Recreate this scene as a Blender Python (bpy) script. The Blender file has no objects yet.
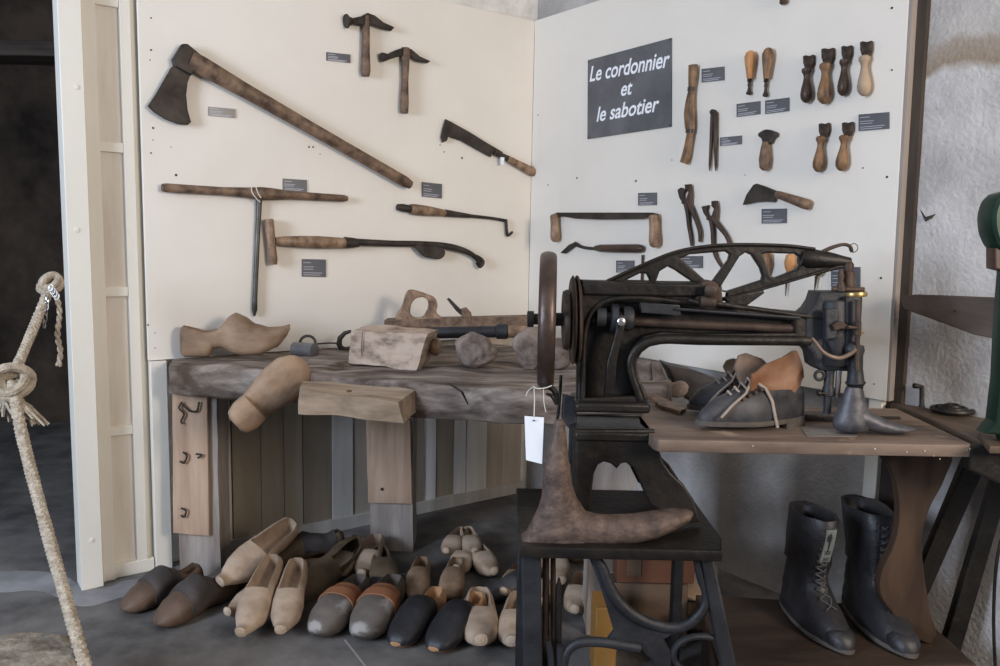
import bpy, bmesh, math, random
from mathutils import Vector, Matrix, noise, Euler
random.seed(7)
SC = bpy.context.scene
COL = SC.collection

# ------------------------------------------------------------------ camera
FPX, TH, RO, CH = 820.0, math.radians(6.7), math.radians(1.1), 1.3
Fv = Vector((0, math.cos(TH), -math.sin(TH)))
U0 = Vector((0, math.sin(TH), math.cos(TH)))
R0 = Vector((1, 0, 0))
Rv = R0*math.cos(RO) + U0*math.sin(RO)
Uv = U0*math.cos(RO) - R0*math.sin(RO)
CAM = Vector((0, 0, CH))
cd = bpy.data.cameras.new('camera')
cam = bpy.data.objects.new('camera', cd)
COL.objects.link(cam)
cam.matrix_world = Matrix(((Rv.x, Uv.x, -Fv.x, CAM.x), (Rv.y, Uv.y, -Fv.y, CAM.y), (Rv.z, Uv.z, -Fv.z, CAM.z), (0, 0, 0, 1)))
cd.sensor_width = 36.0
cd.lens = FPX/1000*36.0
cd.clip_start = 0.05
SC.camera = cam

# ------------------------------------------------------------------ world, lights, exposure
w = bpy.data.worlds.new('world')
SC.world = w
w.use_nodes = True
bg = w.node_tree.nodes['Background']
bg.inputs[0].default_value = (0.55, 0.74, 1.0, 1)
bg.inputs[1].default_value = 0.12
SC.view_settings.view_transform = 'Standard'
SC.view_settings.look = 'None'
SC.view_settings.gamma = 1.0
SC.view_settings.use_curve_mapping = False
SC.view_settings.exposure = 0.0


def area(name, loc, target, size, size_y, power, color):
    ld = bpy.data.lights.new(name, 'AREA')
    ld.shape = 'RECTANGLE'
    ld.size, ld.size_y = size, size_y
    ld.energy = power
    ld.color = color
    o = bpy.data.objects.new(name, ld)
    COL.objects.link(o)
    o.location = loc
    o.rotation_euler = (Vector(target)-Vector(loc)).to_track_quat('-Z', 'Y').to_euler()
    return o


# daylight of a doorway on the left and of a sunlit window on the right, both behind the camera
area('daylight_window', (-3.2, -0.6, 1.9), (0.7, 3.2, 1.5), 1.1, 1.3, 172, (0.72, 0.82, 1.0))
area('sunlit_window', (2.6, -0.2, 2.0), (-0.6, 3.6, 1.7), 0.9, 1.1, 94, (1.0, 0.86, 0.73))

# ------------------------------------------------------------------ helpers
CORNER = Vector((0.13892816, 4.0880634, 0))
AL = math.radians(53.7)
DL = Vector((math.sin(AL), math.cos(AL), 0))
DR = Vector((-math.cos(AL), math.sin(AL), 0))


def ray(px, py):
    return Fv*FPX + Rv*(px-500) - Uv*(py-333)


class Frame:
    """A plane in the place: origin, two axes and the normal that faces the viewer."""
    def __init__(s, o, ax, ay):
        s.o, s.ax, s.ay = Vector(o), Vector(ax).normalized(), Vector(ay).normalized()
        s.n = s.ax.cross(s.ay)

    def hit(s, px, py, off=0.0):
        d = ray(px, py)
        o = s.o + s.n*off
        t = (o-CAM).dot(s.n)/d.dot(s.n)
        return CAM + d*t

    def uv(s, px, py, off=0.0):
        p = s.hit(px, py, off) - s.o
        return (p.dot(s.ax), p.dot(s.ay))

    def pt(s, u, v, w_=0.0):
        return s.o + s.ax*u + s.ay*v + s.n*w_


ZA = Vector((0, 0, 1))
WL = Frame(CORNER, DL, ZA)
WR = Frame(CORNER, -DR, ZA)


def FY(y): return Frame((0, y, 0), (1, 0, 0), (0, 0, 1))
def FX(x): return Frame((x, 0, 0), (0, -1, 0), (0, 0, 1))
def FZ(z): return Frame((0, 0, z), (1, 0, 0), (0, 1, 0))
def at(px, py, y): return FY(y).hit(px, py)
def atz(px, py, z): return FZ(z).hit(px, py)
def mpx(p): return (Vector(p)-CAM).dot(Fv)/FPX      # metres that one pixel spans at p


ORG = {}


class M:
    def __init__(s):
        s.v, s.f, s.sm = [], [], []

    def add(s, vs, fs, smooth=True):
        b = len(s.v)
        s.v += [Vector(a) for a in vs]
        for q in fs:
            s.f.append([b+i for i in q])
            s.sm.append(smooth)
        return s

    def box(s, lo, hi, mat=None):
        x0, y0, z0 = lo
        x1, y1, z1 = hi
        vs = [Vector(p) for p in ((x0, y0, z0), (x1, y0, z0), (x1, y1, z0), (x0, y1, z0), (x0, y0, z1), (x1, y0, z1), (x1, y1, z1), (x0, y1, z1))]
        if mat: vs = [mat @ p for p in vs]
        return s.hexa(vs)

    def hexa(s, vs):
        return s.add(vs, [(0, 3, 2, 1), (4, 5, 6, 7), (0, 1, 5, 4), (1, 2, 6, 5), (2, 3, 7, 6), (3, 0, 4, 7)], False)

    def fbox(s, fr, u0, u1, v0, v1, w0, w1):
        p = fr.pt
        return s.hexa([p(u0, v0, w0), p(u1, v0, w0), p(u1, v0, w1), p(u0, v0, w1), p(u0, v1, w0), p(u1, v1, w0), p(u1, v1, w1), p(u0, v1, w1)])

    def loft(s, rings, cap=True, closed=False, smooth=True):
        n = len(rings[0])
        b = len(s.v)
        fs = []
        m = len(rings)
        for i in range(m if closed else m-1):
            for j in range(n):
                a, c = i*n+j, i*n+(j+1) % n
                d, e = ((i+1) % m)*n+(j+1) % n, ((i+1) % m)*n+j
                fs.append((a, c, d, e))
        s.add([p for r in rings for p in r], fs, smooth)
        if cap and not closed:
            s.f.append([b+j for j in range(n)][::-1]); s.sm.append(False)
            s.f.append([b+(m-1)*n+j for j in range(n)]); s.sm.append(False)
        return s

    def tube(s, pts, rad, n=10, cap=True, closed=False, flat=None, up=None):
        """flat: (a, b) scales the section; up: reference direction of section axis b."""
        pts = [Vector(p) for p in pts]
        if not isinstance(rad, (list, tuple)): rad = [rad]*len(pts)
        rings = []
        ref = Vector(up) if up else None
        prev = None
        m = len(pts)
        for i, p in enumerate(pts):
            if closed: t = pts[(i+1) % m]-pts[i-1]
            else: t = pts[min(i+1, m-1)]-pts[max(i-1, 0)]
            t.normalize()
            if ref is not None: side = t.cross(ref)
            elif prev is None:
                side = t.cross(Vector((0, 0, 1)))
                if side.length < 0.1: side = t.cross(Vector((0, 1, 0)))
            else: side = prev - t*prev.dot(t)
            if side.length < 1e-6: side = t.orthogonal()
            side.normalize()
            prev = side
            o = side.cross(t).normalized()
            a, b = flat if flat else (1, 1)
            rings.append([p + side*(rad[i]*a*math.cos(2*math.pi*k/n)) + o*(rad[i]*b*math.sin(2*math.pi*k/n)) for k in range(n)])
        return s.loft(rings, cap, closed)

    def lathe(s, p0, p1, prof, n=20):
        """prof: list of (t along p0-p1, radius in metres)."""
        p0, p1 = Vector(p0), Vector(p1)
        t = (p1-p0).normalized()
        a = t.orthogonal().normalized()
        b = t.cross(a)
        rings = [[p0.lerp(p1, q) + (a*math.cos(2*math.pi*k/n)+b*math.sin(2*math.pi*k/n))*max(r, 1e-4) for k in range(n)] for q, r in prof]
        return s.loft(rings)

    def ball(s, c, r, n=14, sc=(1, 1, 1), rot=None):
        c = Vector(c)
        rings = []
        for i in range(n//2+1):
            ph = math.pi*i/(n//2)
            ph = min(max(ph, .05), math.pi-.05)
            ring = []
            for k in range(n):
                q = Vector((math.sin(ph)*math.cos(2*math.pi*k/n)*sc[0], math.sin(ph)*math.sin(2*math.pi*k/n)*sc[1], -math.cos(ph)*sc[2]))*r
                if rot: q = rot @ q
                ring.append(c+q)
            rings.append(ring)
        return s.loft(rings)

    def slab(s, fr, loops, t, bev=0.0, w0=0.0, smooth=False, px=True, off=None):
        """Outline (with holes) in the plane fr, thickness t, its back at w0 from the plane. px: loops are picture points on the front face."""
        cu = bpy.data.curves.new('tmp', 'CURVE')
        cu.dimensions = '2D'
        cu.fill_mode = 'BOTH'
        cu.extrude = max(t/2-bev, 0.0)
        cu.bevel_depth = bev
        cu.bevel_resolution = 1
        cu.offset = -bev
        cu.resolution_u = 5
        if not isinstance(loops[0][0], (list, tuple, Vector)): loops = [loops]
        for lp in loops:
            q = [fr.uv(a, b, w0+t if off is None else off) for a, b in lp] if px else lp
            if smooth:
                sp = cu.splines.new('BEZIER')
                sp.bezier_points.add(len(q)-1)
                for bp, c in zip(sp.bezier_points, q):
                    bp.co = (c[0], c[1], 0)
                    bp.handle_left_type = bp.handle_right_type = 'AUTO'
            else:
                sp = cu.splines.new('POLY')
                sp.points.add(len(q)-1)
                for bp, c in zip(sp.points, q): bp.co = (c[0], c[1], 0, 1)
            sp.use_cyclic_u = True
        ob = bpy.data.objects.new('tmp', cu)
        COL.objects.link(ob)
        dg = bpy.context.evaluated_depsgraph_get()
        me = bpy.data.meshes.new_from_object(ob.evaluated_get(dg))
        s.add([fr.pt(v.co.x, v.co.y, v.co.z+w0+t/2) for v in me.vertices], [list(p.vertices) for p in me.polygons], False)
        bpy.data.objects.remove(ob)
        bpy.data.curves.remove(cu)
        bpy.data.meshes.remove(me)
        return s

    def rough(s, cuts=6, amp=0.006, scale=8.0, maxlen=None):
        me = bpy.data.meshes.new('t')
        me.from_pydata([tuple(v) for v in s.v], [], s.f)
        bm = bmesh.new()
        bm.from_mesh(me)
        bmesh.ops.remove_doubles(bm, verts=bm.verts, dist=1e-5)
        bmesh.ops.recalc_face_normals(bm, faces=bm.faces)
        if maxlen:
            for _ in range(6):
                es = [e for e in bm.edges if e.calc_length() > maxlen]
                if not es: break
                bmesh.ops.subdivide_edges(bm, edges=es, cuts=1, use_grid_fill=True)
        else:
            bmesh.ops.subdivide_edges(bm, edges=bm.edges[:], cuts=cuts, use_grid_fill=True)
        bm.normal_update()
        for v in bm.verts:
            v.co += v.normal*(noise.noise(v.co*scale)*amp) + noise.noise_vector(v.co*scale*2.7)*amp*.35
        s.v = [v.co.copy() for v in bm.verts]
        bm.verts.index_update()
        s.f = [[v.index for v in f.verts] for f in bm.faces]
        s.sm = [True]*len(s.f)
        bm.free()
        bpy.data.meshes.remove(me)
        return s

    def build(s, name, mat, parent=None, org=None, bevel=0.0, auto=40, subsurf=0):
        if org is None:
            if parent is not None: org = ORG[parent.name]
            else:
                n = len(s.v)
                org = Vector((sum(v.x for v in s.v)/n, sum(v.y for v in s.v)/n, min(v.z for v in s.v)))
        org = Vector(org)
        me = bpy.data.meshes.new(name)
        me.from_pydata([tuple(v-org) for v in s.v], [], s.f)
        bm = bmesh.new()
        bm.from_mesh(me)
        bmesh.ops.recalc_face_normals(bm, faces=bm.faces)
        bm.to_mesh(me)
        bm.free()
        me.materials.append(mat)
        me.polygons.foreach_set('use_smooth', [True]*len(me.polygons))
        me.set_sharp_from_angle(angle=math.radians(auto))
        o = bpy.data.objects.new(name, me)
        COL.objects.link(o)
        if parent is not None: o.parent = parent
        else: o.location = org
        ORG[o.name] = org
        if bevel:
            b = o.modifiers.new('bevel', 'BEVEL')
            b.width = bevel
            b.segments = 2
            b.limit_method = 'ANGLE'
            b.angle_limit = math.radians(38)
        if subsurf:
            b = o.modifiers.new('sub', 'SUBSURF')
            b.levels = b.render_levels = subsurf
        return o


def tag(o, label, cat, group=None, kind=None):
    o['label'] = label
    o['category'] = cat
    if group: o['group'] = group
    if kind: o['kind'] = kind
    return o


def thing(name, label, cat, loc, group=None):
    o = bpy.data.objects.new(name, None)
    o.empty_display_size = 0.05
    COL.objects.link(o)
    o.location = loc
    ORG[o.name] = Vector(loc)
    return tag(o, label, cat, group)


def struct(o):
    o['kind'] = 'structure'
    return o


def dup(o, parent=None):
    c = o.copy()
    COL.objects.link(c)
    c.parent = parent
    ORG[c.name] = ORG[o.name]
    for ch in [k for k in o.children if k is not c]:
        dup(ch, c)
    return c


# ------------------------------------------------------------------ materials
def mk(name, c1, c2=None, scale=(6, 6, 6), rough=0.7, metal=0.0, bump=0.15, bscale=None, c3=None, spec=0.35, detail=6, pos=(0.35, 0.65), spot=None):
    m = bpy.data.materials.new(name)
    m.use_nodes = True
    nt = m.node_tree
    N, Lk = nt.nodes, nt.links
    b = N['Principled BSDF']
    b.inputs['Roughness'].default_value = rough
    b.inputs['Metallic'].default_value = metal
    b.inputs['Specular IOR Level'].default_value = spec
    tc = N.new('ShaderNodeTexCoord')
    mp = N.new('ShaderNodeMapping')
    mp.inputs['Scale'].default_value = scale if isinstance(scale, (tuple, list)) else (scale,)*3
    Lk.new(tc.outputs['Object'], mp.inputs['Vector'])
    ns = N.new('ShaderNodeTexNoise')
    ns.inputs['Scale'].default_value = 1.0
    ns.inputs['Detail'].default_value = detail
    ns.inputs['Roughness'].default_value = 0.62
    Lk.new(mp.outputs[0], ns.inputs['Vector'])
    cr = N.new('ShaderNodeValToRGB')
    cr.color_ramp.elements[0].position = pos[0]
    cr.color_ramp.elements[1].position = pos[1]
    cr.color_ramp.elements[0].color = (*c1, 1)
    cr.color_ramp.elements[1].color = (*(c2 or c1), 1)
    if c3:
        e = cr.color_ramp.elements.new((pos[0]+pos[1])/2)
        e.color = (*c3, 1)
    Lk.new(ns.outputs['Fac'], cr.inputs[0])
    out = cr.outputs[0]
    if spot:        # (colour, scale, threshold): stains with a shape of their own
        n2 = N.new('ShaderNodeTexNoise')
        n2.inputs['Scale'].default_value = spot[1]
        n2.inputs['Detail'].default_value = 4
        Lk.new(tc.outputs['Object'], n2.inputs['Vector'])
        r2 = N.new('ShaderNodeValToRGB')
        r2.color_ramp.elements[0].position = spot[2]
        r2.color_ramp.elements[1].position = spot[2]+0.08
        r2.color_ramp.elements[1].color = (*(spot[3] if len(spot) > 3 else (1, 1, 1)), 1)
        Lk.new(n2.outputs['Fac'], r2.inputs[0])
        mx = N.new('ShaderNodeMixRGB')
        Lk.new(r2.outputs[0], mx.inputs[0])
        Lk.new(out, mx.inputs[1])
        mx.inputs[2].default_value = (*spot[0], 1)
        out = mx.outputs[0]
    Lk.new(out, b.inputs['Base Color'])
    if bump:
        bp = N.new('ShaderNodeBump')
        bp.inputs['Strength'].default_value = bump
        bp.inputs['Distance'].default_value = 0.01
        if bscale:
            n3 = N.new('ShaderNodeTexNoise')
            n3.inputs['Scale'].default_value = bscale
            n3.inputs['Detail'].default_value = 5
            Lk.new(tc.outputs['Object'], n3.inputs['Vector'])
            Lk.new(n3.outputs['Fac'], bp.inputs['Height'])
        else:
            Lk.new(ns.outputs['Fac'], bp.inputs['Height'])
        Lk.new(bp.outputs[0], b.inputs['Normal'])
    return m


PAINT = mk('cream_paint', (0.74, 0.70, 0.63), (0.80, 0.76, 0.69), (1.5, 1.5, 1.5), 0.55, bump=0.04, bscale=60)
TRIMP = mk('trim_paint', (0.72, 0.69, 0.61), (0.78, 0.75, 0.67), (3, 3, 1), 0.5, bump=0.05, bscale=40)
GROOVE = mk('groove_paint', (0.60, 0.54, 0.46), (0.76, 0.71, 0.63), (9, 9, 1.2), 0.7, bump=0.08)
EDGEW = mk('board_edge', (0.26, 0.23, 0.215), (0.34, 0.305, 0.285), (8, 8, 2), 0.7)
HOLE = mk('screw_hole', (0.03, 0.025, 0.02), rough=0.8, bump=0)
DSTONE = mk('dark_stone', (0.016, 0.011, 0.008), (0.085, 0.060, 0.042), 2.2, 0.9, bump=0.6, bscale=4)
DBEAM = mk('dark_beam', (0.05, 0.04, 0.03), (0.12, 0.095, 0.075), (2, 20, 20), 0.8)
DBROWN = mk('batten_shadow_and_chip', (0.03, 0.022, 0.017), (0.065, 0.05, 0.038), (14, 14, 2), 0.8)
CONC = mk('concrete', (0.072, 0.069, 0.068), (0.19, 0.18, 0.172), 4.5, 0.75, bump=0.25, bscale=22, spot=((0.20, 0.20, 0.20), 1.3, 0.62, (0.5, 0.5, 0.5)))
CEIL = mk('rough_plaster', (0.62, 0.60, 0.57), (0.85, 0.84, 0.81), 9, 0.9, bump=0.9, bscale=18)
WOODB = mk('bench_wood', (0.07, 0.05, 0.04), (0.36, 0.30, 0.255), (4, 16, 16), 0.8, bump=1.0, c3=(0.20, 0.158, 0.13), spot=((0.09, 0.06, 0.04), 5, 0.60))
WOODG = mk('grey_wood', (0.20, 0.165, 0.14), (0.42, 0.37, 0.33), (14, 14, 1.6), 0.8, bump=0.4)
WOODP = mk('pink_wood', (0.36, 0.235, 0.155), (0.55, 0.40, 0.29), (16, 16, 1.2), 0.75, bump=0.2)
WOODPALE = mk('pale_block_wood', (0.20, 0.145, 0.11), (0.56, 0.45, 0.37), (9, 4, 16), 0.8, bump=0.45, c3=(0.50, 0.38, 0.29))
WOODT = mk('table_wood', (0.095, 0.066, 0.05), (0.22, 0.165, 0.13), (3, 16, 10), 0.6, bump=0.2, spot=((0.38, 0.30, 0.22), 9, 0.64))
WOODD = mk('dark_varnish_wood', (0.022, 0.013, 0.009), (0.075, 0.045, 0.028), (10, 10, 2), 0.5, bump=0.2)
SHELFW = mk('dark_shelf_wood', (0.022, 0.014, 0.010), (0.055, 0.036, 0.026), (3, 14, 10), 0.6)
CLOGL = mk('pale_clog_wood', (0.33, 0.235, 0.165), (0.50, 0.39, 0.295), (10, 4, 10), 0.7, bump=0.12, spot=((0.26, 0.175, 0.11), 7, 0.62, (0.6, 0.6, 0.6)))
CLOGT = mk('tan_clog_wood', (0.15, 0.095, 0.06), (0.36, 0.25, 0.165), (5, 9, 9), 0.65, bump=0.15, c3=(0.255, 0.17, 0.11))
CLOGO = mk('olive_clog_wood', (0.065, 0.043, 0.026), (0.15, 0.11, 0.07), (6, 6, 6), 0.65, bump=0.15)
CLOGW = mk('worn_grey_clog_wood', (0.075, 0.06, 0.048), (0.17, 0.145, 0.125), (6, 6, 6), 0.7, bump=0.2, spot=((0.36, 0.34, 0.32), 9, 0.62))
CLOGB = mk('brown_clog_wood', (0.06, 0.038, 0.025), (0.13, 0.085, 0.06), (6, 8, 8), 0.6, bump=0.15)
LEATHR = mk('russet_leather', (0.26, 0.105, 0.05), (0.38, 0.17, 0.085), 9, 0.6, bump=0.15)
LEATHK = mk('black_leather', (0.009, 0.009, 0.011), (0.028, 0.027, 0.031), 9, 0.5, bump=0.2, bscale=60, spec=0.5)
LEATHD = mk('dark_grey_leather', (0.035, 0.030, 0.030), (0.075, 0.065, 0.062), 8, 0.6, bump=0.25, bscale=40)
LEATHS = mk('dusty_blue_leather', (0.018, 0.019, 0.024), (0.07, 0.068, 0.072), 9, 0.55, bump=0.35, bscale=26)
LEATHO = mk('orange_leather', (0.22, 0.10, 0.05), (0.33, 0.20, 0.13), 7, 0.6, bump=0.35, bscale=20)
LEATHT = mk('tan_leather', (0.17, 0.12, 0.09), (0.27, 0.20, 0.15), 9, 0.7, bump=0.3, bscale=24)
SOLEO = mk('orange_sole', (0.40, 0.21, 0.10), (0.52, 0.31, 0.16), 8, 0.6)
SOLEG = mk('grey_sole', (0.06, 0.052, 0.047), (0.13, 0.115, 0.10), 9, 0.7)
LACE = mk('pale_lace', (0.26, 0.21, 0.17), (0.36, 0.30, 0.25), 40, 0.9)
LACEK = mk('black_lace', (0.05, 0.05, 0.054), (0.09, 0.09, 0.095), 40, 0.8)
IRON = mk('black_iron', (0.006, 0.0055, 0.005), (0.024, 0.020, 0.017), 7, 0.46, metal=0.2, bump=0.25, bscale=50, spec=0.4, spot=((0.045, 0.032, 0.024), 10, 0.62, (0.6, 0.6, 0.6)))
IRONB = mk('blue_black_iron', (0.008, 0.009, 0.012), (0.028, 0.030, 0.036), 7, 0.55, metal=0.1, bump=0.25, bscale=50, spec=0.5)
RUST = mk('rusty_iron', (0.070, 0.050, 0.042), (0.165, 0.115, 0.09), 30, 0.62, metal=0.3, bump=0.35, bscale=90, spec=0.4)
RUSTW = mk('rusty_wheel', (0.035, 0.023, 0.019), (0.095, 0.064, 0.052), 10, 0.38, metal=0.35, bump=0.12, bscale=60, spec=0.5)
STEEL = mk('dull_steel', (0.055, 0.052, 0.048), (0.14, 0.13, 0.12), 9, 0.45, metal=0.6, bump=0.15)
STEELD = mk('dark_forged_steel', (0.022, 0.018, 0.015), (0.065, 0.053, 0.045), 12, 0.55, metal=0.4, bump=0.25)
BROWNI = mk('brown_forged_iron', (0.030, 0.020, 0.016), (0.085, 0.058, 0.044), 14, 0.6, metal=0.3, bump=0.25)
CHROME = mk('bright_steel', (0.45, 0.45, 0.45), (0.6, 0.6, 0.6), 9, 0.25, metal=0.9, bump=0)
BRASS = mk('brass', (0.35, 0.24, 0.09), (0.45, 0.32, 0.13), 9, 0.35, metal=0.8, bump=0)
GLASSG = mk('grey_steel_cup', (0.16, 0.16, 0.165), (0.30, 0.30, 0.31), (4, 4, 4), 0.35, metal=0.6)
HND = mk('handle_wood', (0.06, 0.037, 0.025), (0.24, 0.155, 0.10), (20, 20, 20), 0.55, bump=0.12)
HNDL = mk('light_handle_wood', (0.10, 0.06, 0.038), (0.36, 0.235, 0.15), (24, 24, 16), 0.5, bump=0.1)
HNDO = mk('orange_handle_wood', (0.36, 0.16, 0.055), (0.50, 0.26, 0.11), (10, 10, 10), 0.45)
HNDY = mk('brown_tool_wood', (0.06, 0.033, 0.02), (0.29, 0.165, 0.08), (26, 26, 14), 0.5)
HNDK = mk('dark_tool_wood', (0.028, 0.017, 0.012), (0.075, 0.045, 0.03), (10, 10, 10), 0.4)
HNDP = mk('pale_tool_wood', (0.30, 0.22, 0.155), (0.42, 0.32, 0.23), (12, 12, 12), 0.6, spot=((0.14, 0.09, 0.06), 22, 0.62))
BRIST = mk('dark_bristle', (0.025, 0.017, 0.013), (0.07, 0.05, 0.04), 60, 0.9, bump=0.5)
CARD = mk('grey_card', (0.085, 0.088, 0.10), (0.11, 0.112, 0.125), 5, 0.3, bump=0, spec=0.6)
CARDT = mk('card_print', (0.42, 0.42, 0.46), rough=0.5, bump=0)
SIGN = mk('sign_slate', (0.085, 0.088, 0.098), (0.135, 0.138, 0.148), 7, 0.4, bump=0.05)
WHITE = mk('white_print', (0.85, 0.87, 0.92), rough=0.5, bump=0)
PAPER = mk('white_paper', (0.78, 0.84, 0.92), (0.82, 0.88, 0.95), 5, 0.6, bump=0)
STRING = mk('string', (0.62, 0.60, 0.55), rough=0.9, bump=0)
ROPE = mk('rope_fibre', (0.33, 0.27, 0.20), (0.55, 0.48, 0.38), 40, 0.9, bump=0.6, bscale=180)
STONE = mk('rough_tan_stone', (0.12, 0.10, 0.075), (0.36, 0.31, 0.245), 22, 0.95, bump=1.0, bscale=30)
BOXO = mk('amber_box', (0.22, 0.11, 0.025), (0.30, 0.16, 0.045), 5, 0.6)
BOXB = mk('brown_box', (0.085, 0.055, 0.035), (0.13, 0.09, 0.06), (3, 3, 10), 0.7)
BOXR = mk('red_brown_box', (0.085, 0.035, 0.02), (0.12, 0.052, 0.03), (3, 3, 10), 0.7)
GREEN = mk('green_enamel', (0.006, 0.022, 0.015), (0.015, 0.04, 0.027), 8, 0.4, metal=0.2)
BROWNT = mk('brown_worktop', (0.055, 0.038, 0.026), (0.13, 0.095, 0.07), (8, 4, 8), 0.6, bump=0.2)
KNIFEW = mk('wing_wood', (0.055, 0.04, 0.032), (0.095, 0.072, 0.06), (4, 4, 12), 0.65)


def plaster():
    m = mk('old_plaster', (0.36, 0.345, 0.335), (0.56, 0.545, 0.53), 4, 0.9, bump=0.4, bscale=70)
    nt = m.node_tree
    N, Lk = nt.nodes, nt.links
    b = N['Principled BSDF']
    src = b.inputs['Base Color'].links[0].from_socket
    ge = N.new('ShaderNodeNewGeometry')
    sp = N.new('ShaderNodeSeparateXYZ')
    Lk.new(ge.outputs['Position'], sp.inputs[0])
    ns = N.new('ShaderNodeTexNoise')
    ns.inputs['Scale'].default_value = 7
    ns.inputs['Detail'].default_value = 8
    Lk.new(ge.outputs['Position'], ns.inputs['Vector'])
    ad = N.new('ShaderNodeMath'); ad.operation = 'MULTIPLY_ADD'
    Lk.new(ns.outputs['Fac'], ad.inputs[0]); ad.inputs[1].default_value = 0.16
    Lk.new(sp.outputs['Z'], ad.inputs[2])
    cr = N.new('ShaderNodeValToRGB')      # an old damp mark: a brown rim below a paler crust
    e = cr.color_ramp.elements
    e[0].position = 0.0; e[0].color = (0, 0, 0, 1)
    e[1].position = 1.0; e[1].color = (0.12, 0.12, 0.12, 1)
    mr = N.new('ShaderNodeMapRange')
    mr.inputs['From Min'].default_value = 1.80
    mr.inputs['From Max'].default_value = 2.12
    Lk.new(ad.outputs[0], mr.inputs['Value'])
    for p, v in ((0.25, 0.0), (0.34, 0.95), (0.5, 0.75), (0.6, 0.25)):
        q = e.new(p); q.color = (v, v, v, 1)
    Lk.new(mr.outputs[0], cr.inputs[0])
    mx = N.new('ShaderNodeMixRGB')
    Lk.new(cr.outputs[0], mx.inputs[0]); Lk.new(src, mx.inputs[1])
    mx.inputs[2].default_value = (0.27, 0.21, 0.15, 1)
    Lk.new(mx.outputs[0], b.inputs['Base Color'])
    return m


def plankmat():
    m = mk('weathered_planks', (0.62, 0.60, 0.56), (0.80, 0.78, 0.74), (12, 12, 1), 0.7, bump=0.15)
    nt = m.node_tree
    N, Lk = nt.nodes, nt.links
    b = N['Principled BSDF']
    src = b.inputs['Base Color'].links[0].from_socket
    at_ = N.new('ShaderNodeAttribute'); at_.attribute_name = 'plank'
    mx = N.new('ShaderNodeMixRGB'); mx.blend_type = 'MULTIPLY'; mx.inputs[0].default_value = 1
    Lk.new(src, mx.inputs[1]); Lk.new(at_.outputs['Color'], mx.inputs[2])
    Lk.new(mx.outputs[0], b.inputs['Base Color'])
    return m


PLASTER = plaster()
PLANK = plankmat()

# ================================================================== the setting
fl = M()
fl.box((-7, -3, -0.1), (5, 8, 0))
struct(fl.build('floor', CONC))
fs_ = M()
fs_.slab(FZ(0), [(-10, 574), (30, 571), (62, 575), (84, 586), (104, 588), (128, 580), (168, 579), (176, 586), (140, 592), (112, 600), (86, 606), (60, 598), (36, 590), (0, 592), (-20, 588)], .0012, 0, smooth=True)
fs_.build('chalky_stain', mk('chalky_stain', (0.17, 0.17, 0.175), (0.33, 0.33, 0.34), 4, .9, bump=.2), bpy.data.objects['floor'], org=ORG['floor'])
fc = M()
a, b_ = atz(345, 640, 0), atz(376, 680, 0)
nrm = (b_-a).cross(ZA).normalized()*0.003
fc.hexa([a-nrm, b_-nrm, b_+nrm, a+nrm, a-nrm+ZA*.002, b_-nrm+ZA*.002, b_+nrm+ZA*.002, a+nrm+ZA*.002])
struct(fc.build('trim_1', mk('pale_joint', (0.3, 0.29, 0.28), bump=0)))
CZ = 2.345
ce = M()
ce.box((-7, -3, 2.95), (5, 8, 3.05))
struct(ce.build('ceiling', CEIL))

# left partition (behind the left board), with its vertical planks as a skirt
S0 = WL.uv(56, 300)[0]
pm = M()
pm.fbox(WL, WL.uv(84, 300)[0], 0.12, 0.001, 2.95, -0.14, -0.045)
struct(pm.build('wall_left', CEIL))
pk = M()
cols = []
u = WL.uv(214, 500, -.02)[0]
wds = [0.075, 0.12, 0.10, 0.085, 0.13, 0.10, 0.11, 0.05, 0.085, 0.12, 0.07, 0.10, 0.07, 0.12, 0.10, 0.13, 0.12]
tints = [(1, 1, 1), (.52, .45, .36), (.60, .53, .44), (.66, .60, .50), (.42, .35, .28), (.85, .84, .82), (.62, .56, .5), (.3, .25, .2), (.95, .95, .95), (.40, .34, .28), (1, 1, 1), (.45, .38, .30), (1, 1, 1), (.95, .95, .93), (.6, .52, .44), (.62, .56, .5), (.6, .55, .5)]
k = 0
while u < -0.005:
    wd = min(wds[k % len(wds)], -0.003-u)
    dz = (0.0, 0.006, 0.0, -0.004)[k % 4]
    pk.fbox(WL, u, u+wd-0.004, 0.055, 0.86, -0.045, -0.02+dz)
    cols += [tints[k % len(tints)]]*6
    u += wd
    k += 1
pk.fbox(WL, WL.uv(214, 500, -.02)[0], -0.003, 0.0, 0.055, -0.045, -0.002)
cols += [(.7, .68, .66)]*6
o = pk.build('wall_skirt', PLANK, auto=20)
at_ = o.data.attributes.new('plank', 'FLOAT_COLOR', 'FACE')
for i, c in enumerate(cols): at_.data[i].color = (*c, 1)
struct(o)
o.name = 'wall_lower'

# left display board
bl = M()
uL, uC = WL.uv(143.5, 200)[0], 0.0
zb = 0.815
bl.fbox(WL, uL, uC, zb, CZ-0.012, -0.018, 0.0)
o = struct(bl.build('trim_2', PAINT, bevel=0.002))
holes = M()
for x, y in ((151, 18), (150, 60), (153, 128), (153, 140), (151, 50), (151, 153), (171, 147), (309, 147), (320, 154), (148, 325), (155, 333), (155, 348), (313, 147), (176, 175), (440, 145), (444, 152), (462, 158)):
    p = WL.hit(x, y)
    r = random.uniform(.5, 1.4)*mpx(p)
    holes.lathe(p-WL.n*.001, p+WL.n*.0012, [(0, r), (1, r)], 8)
holes.build('screw_hole', HOLE, o, org=ORG[o.name])

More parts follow.
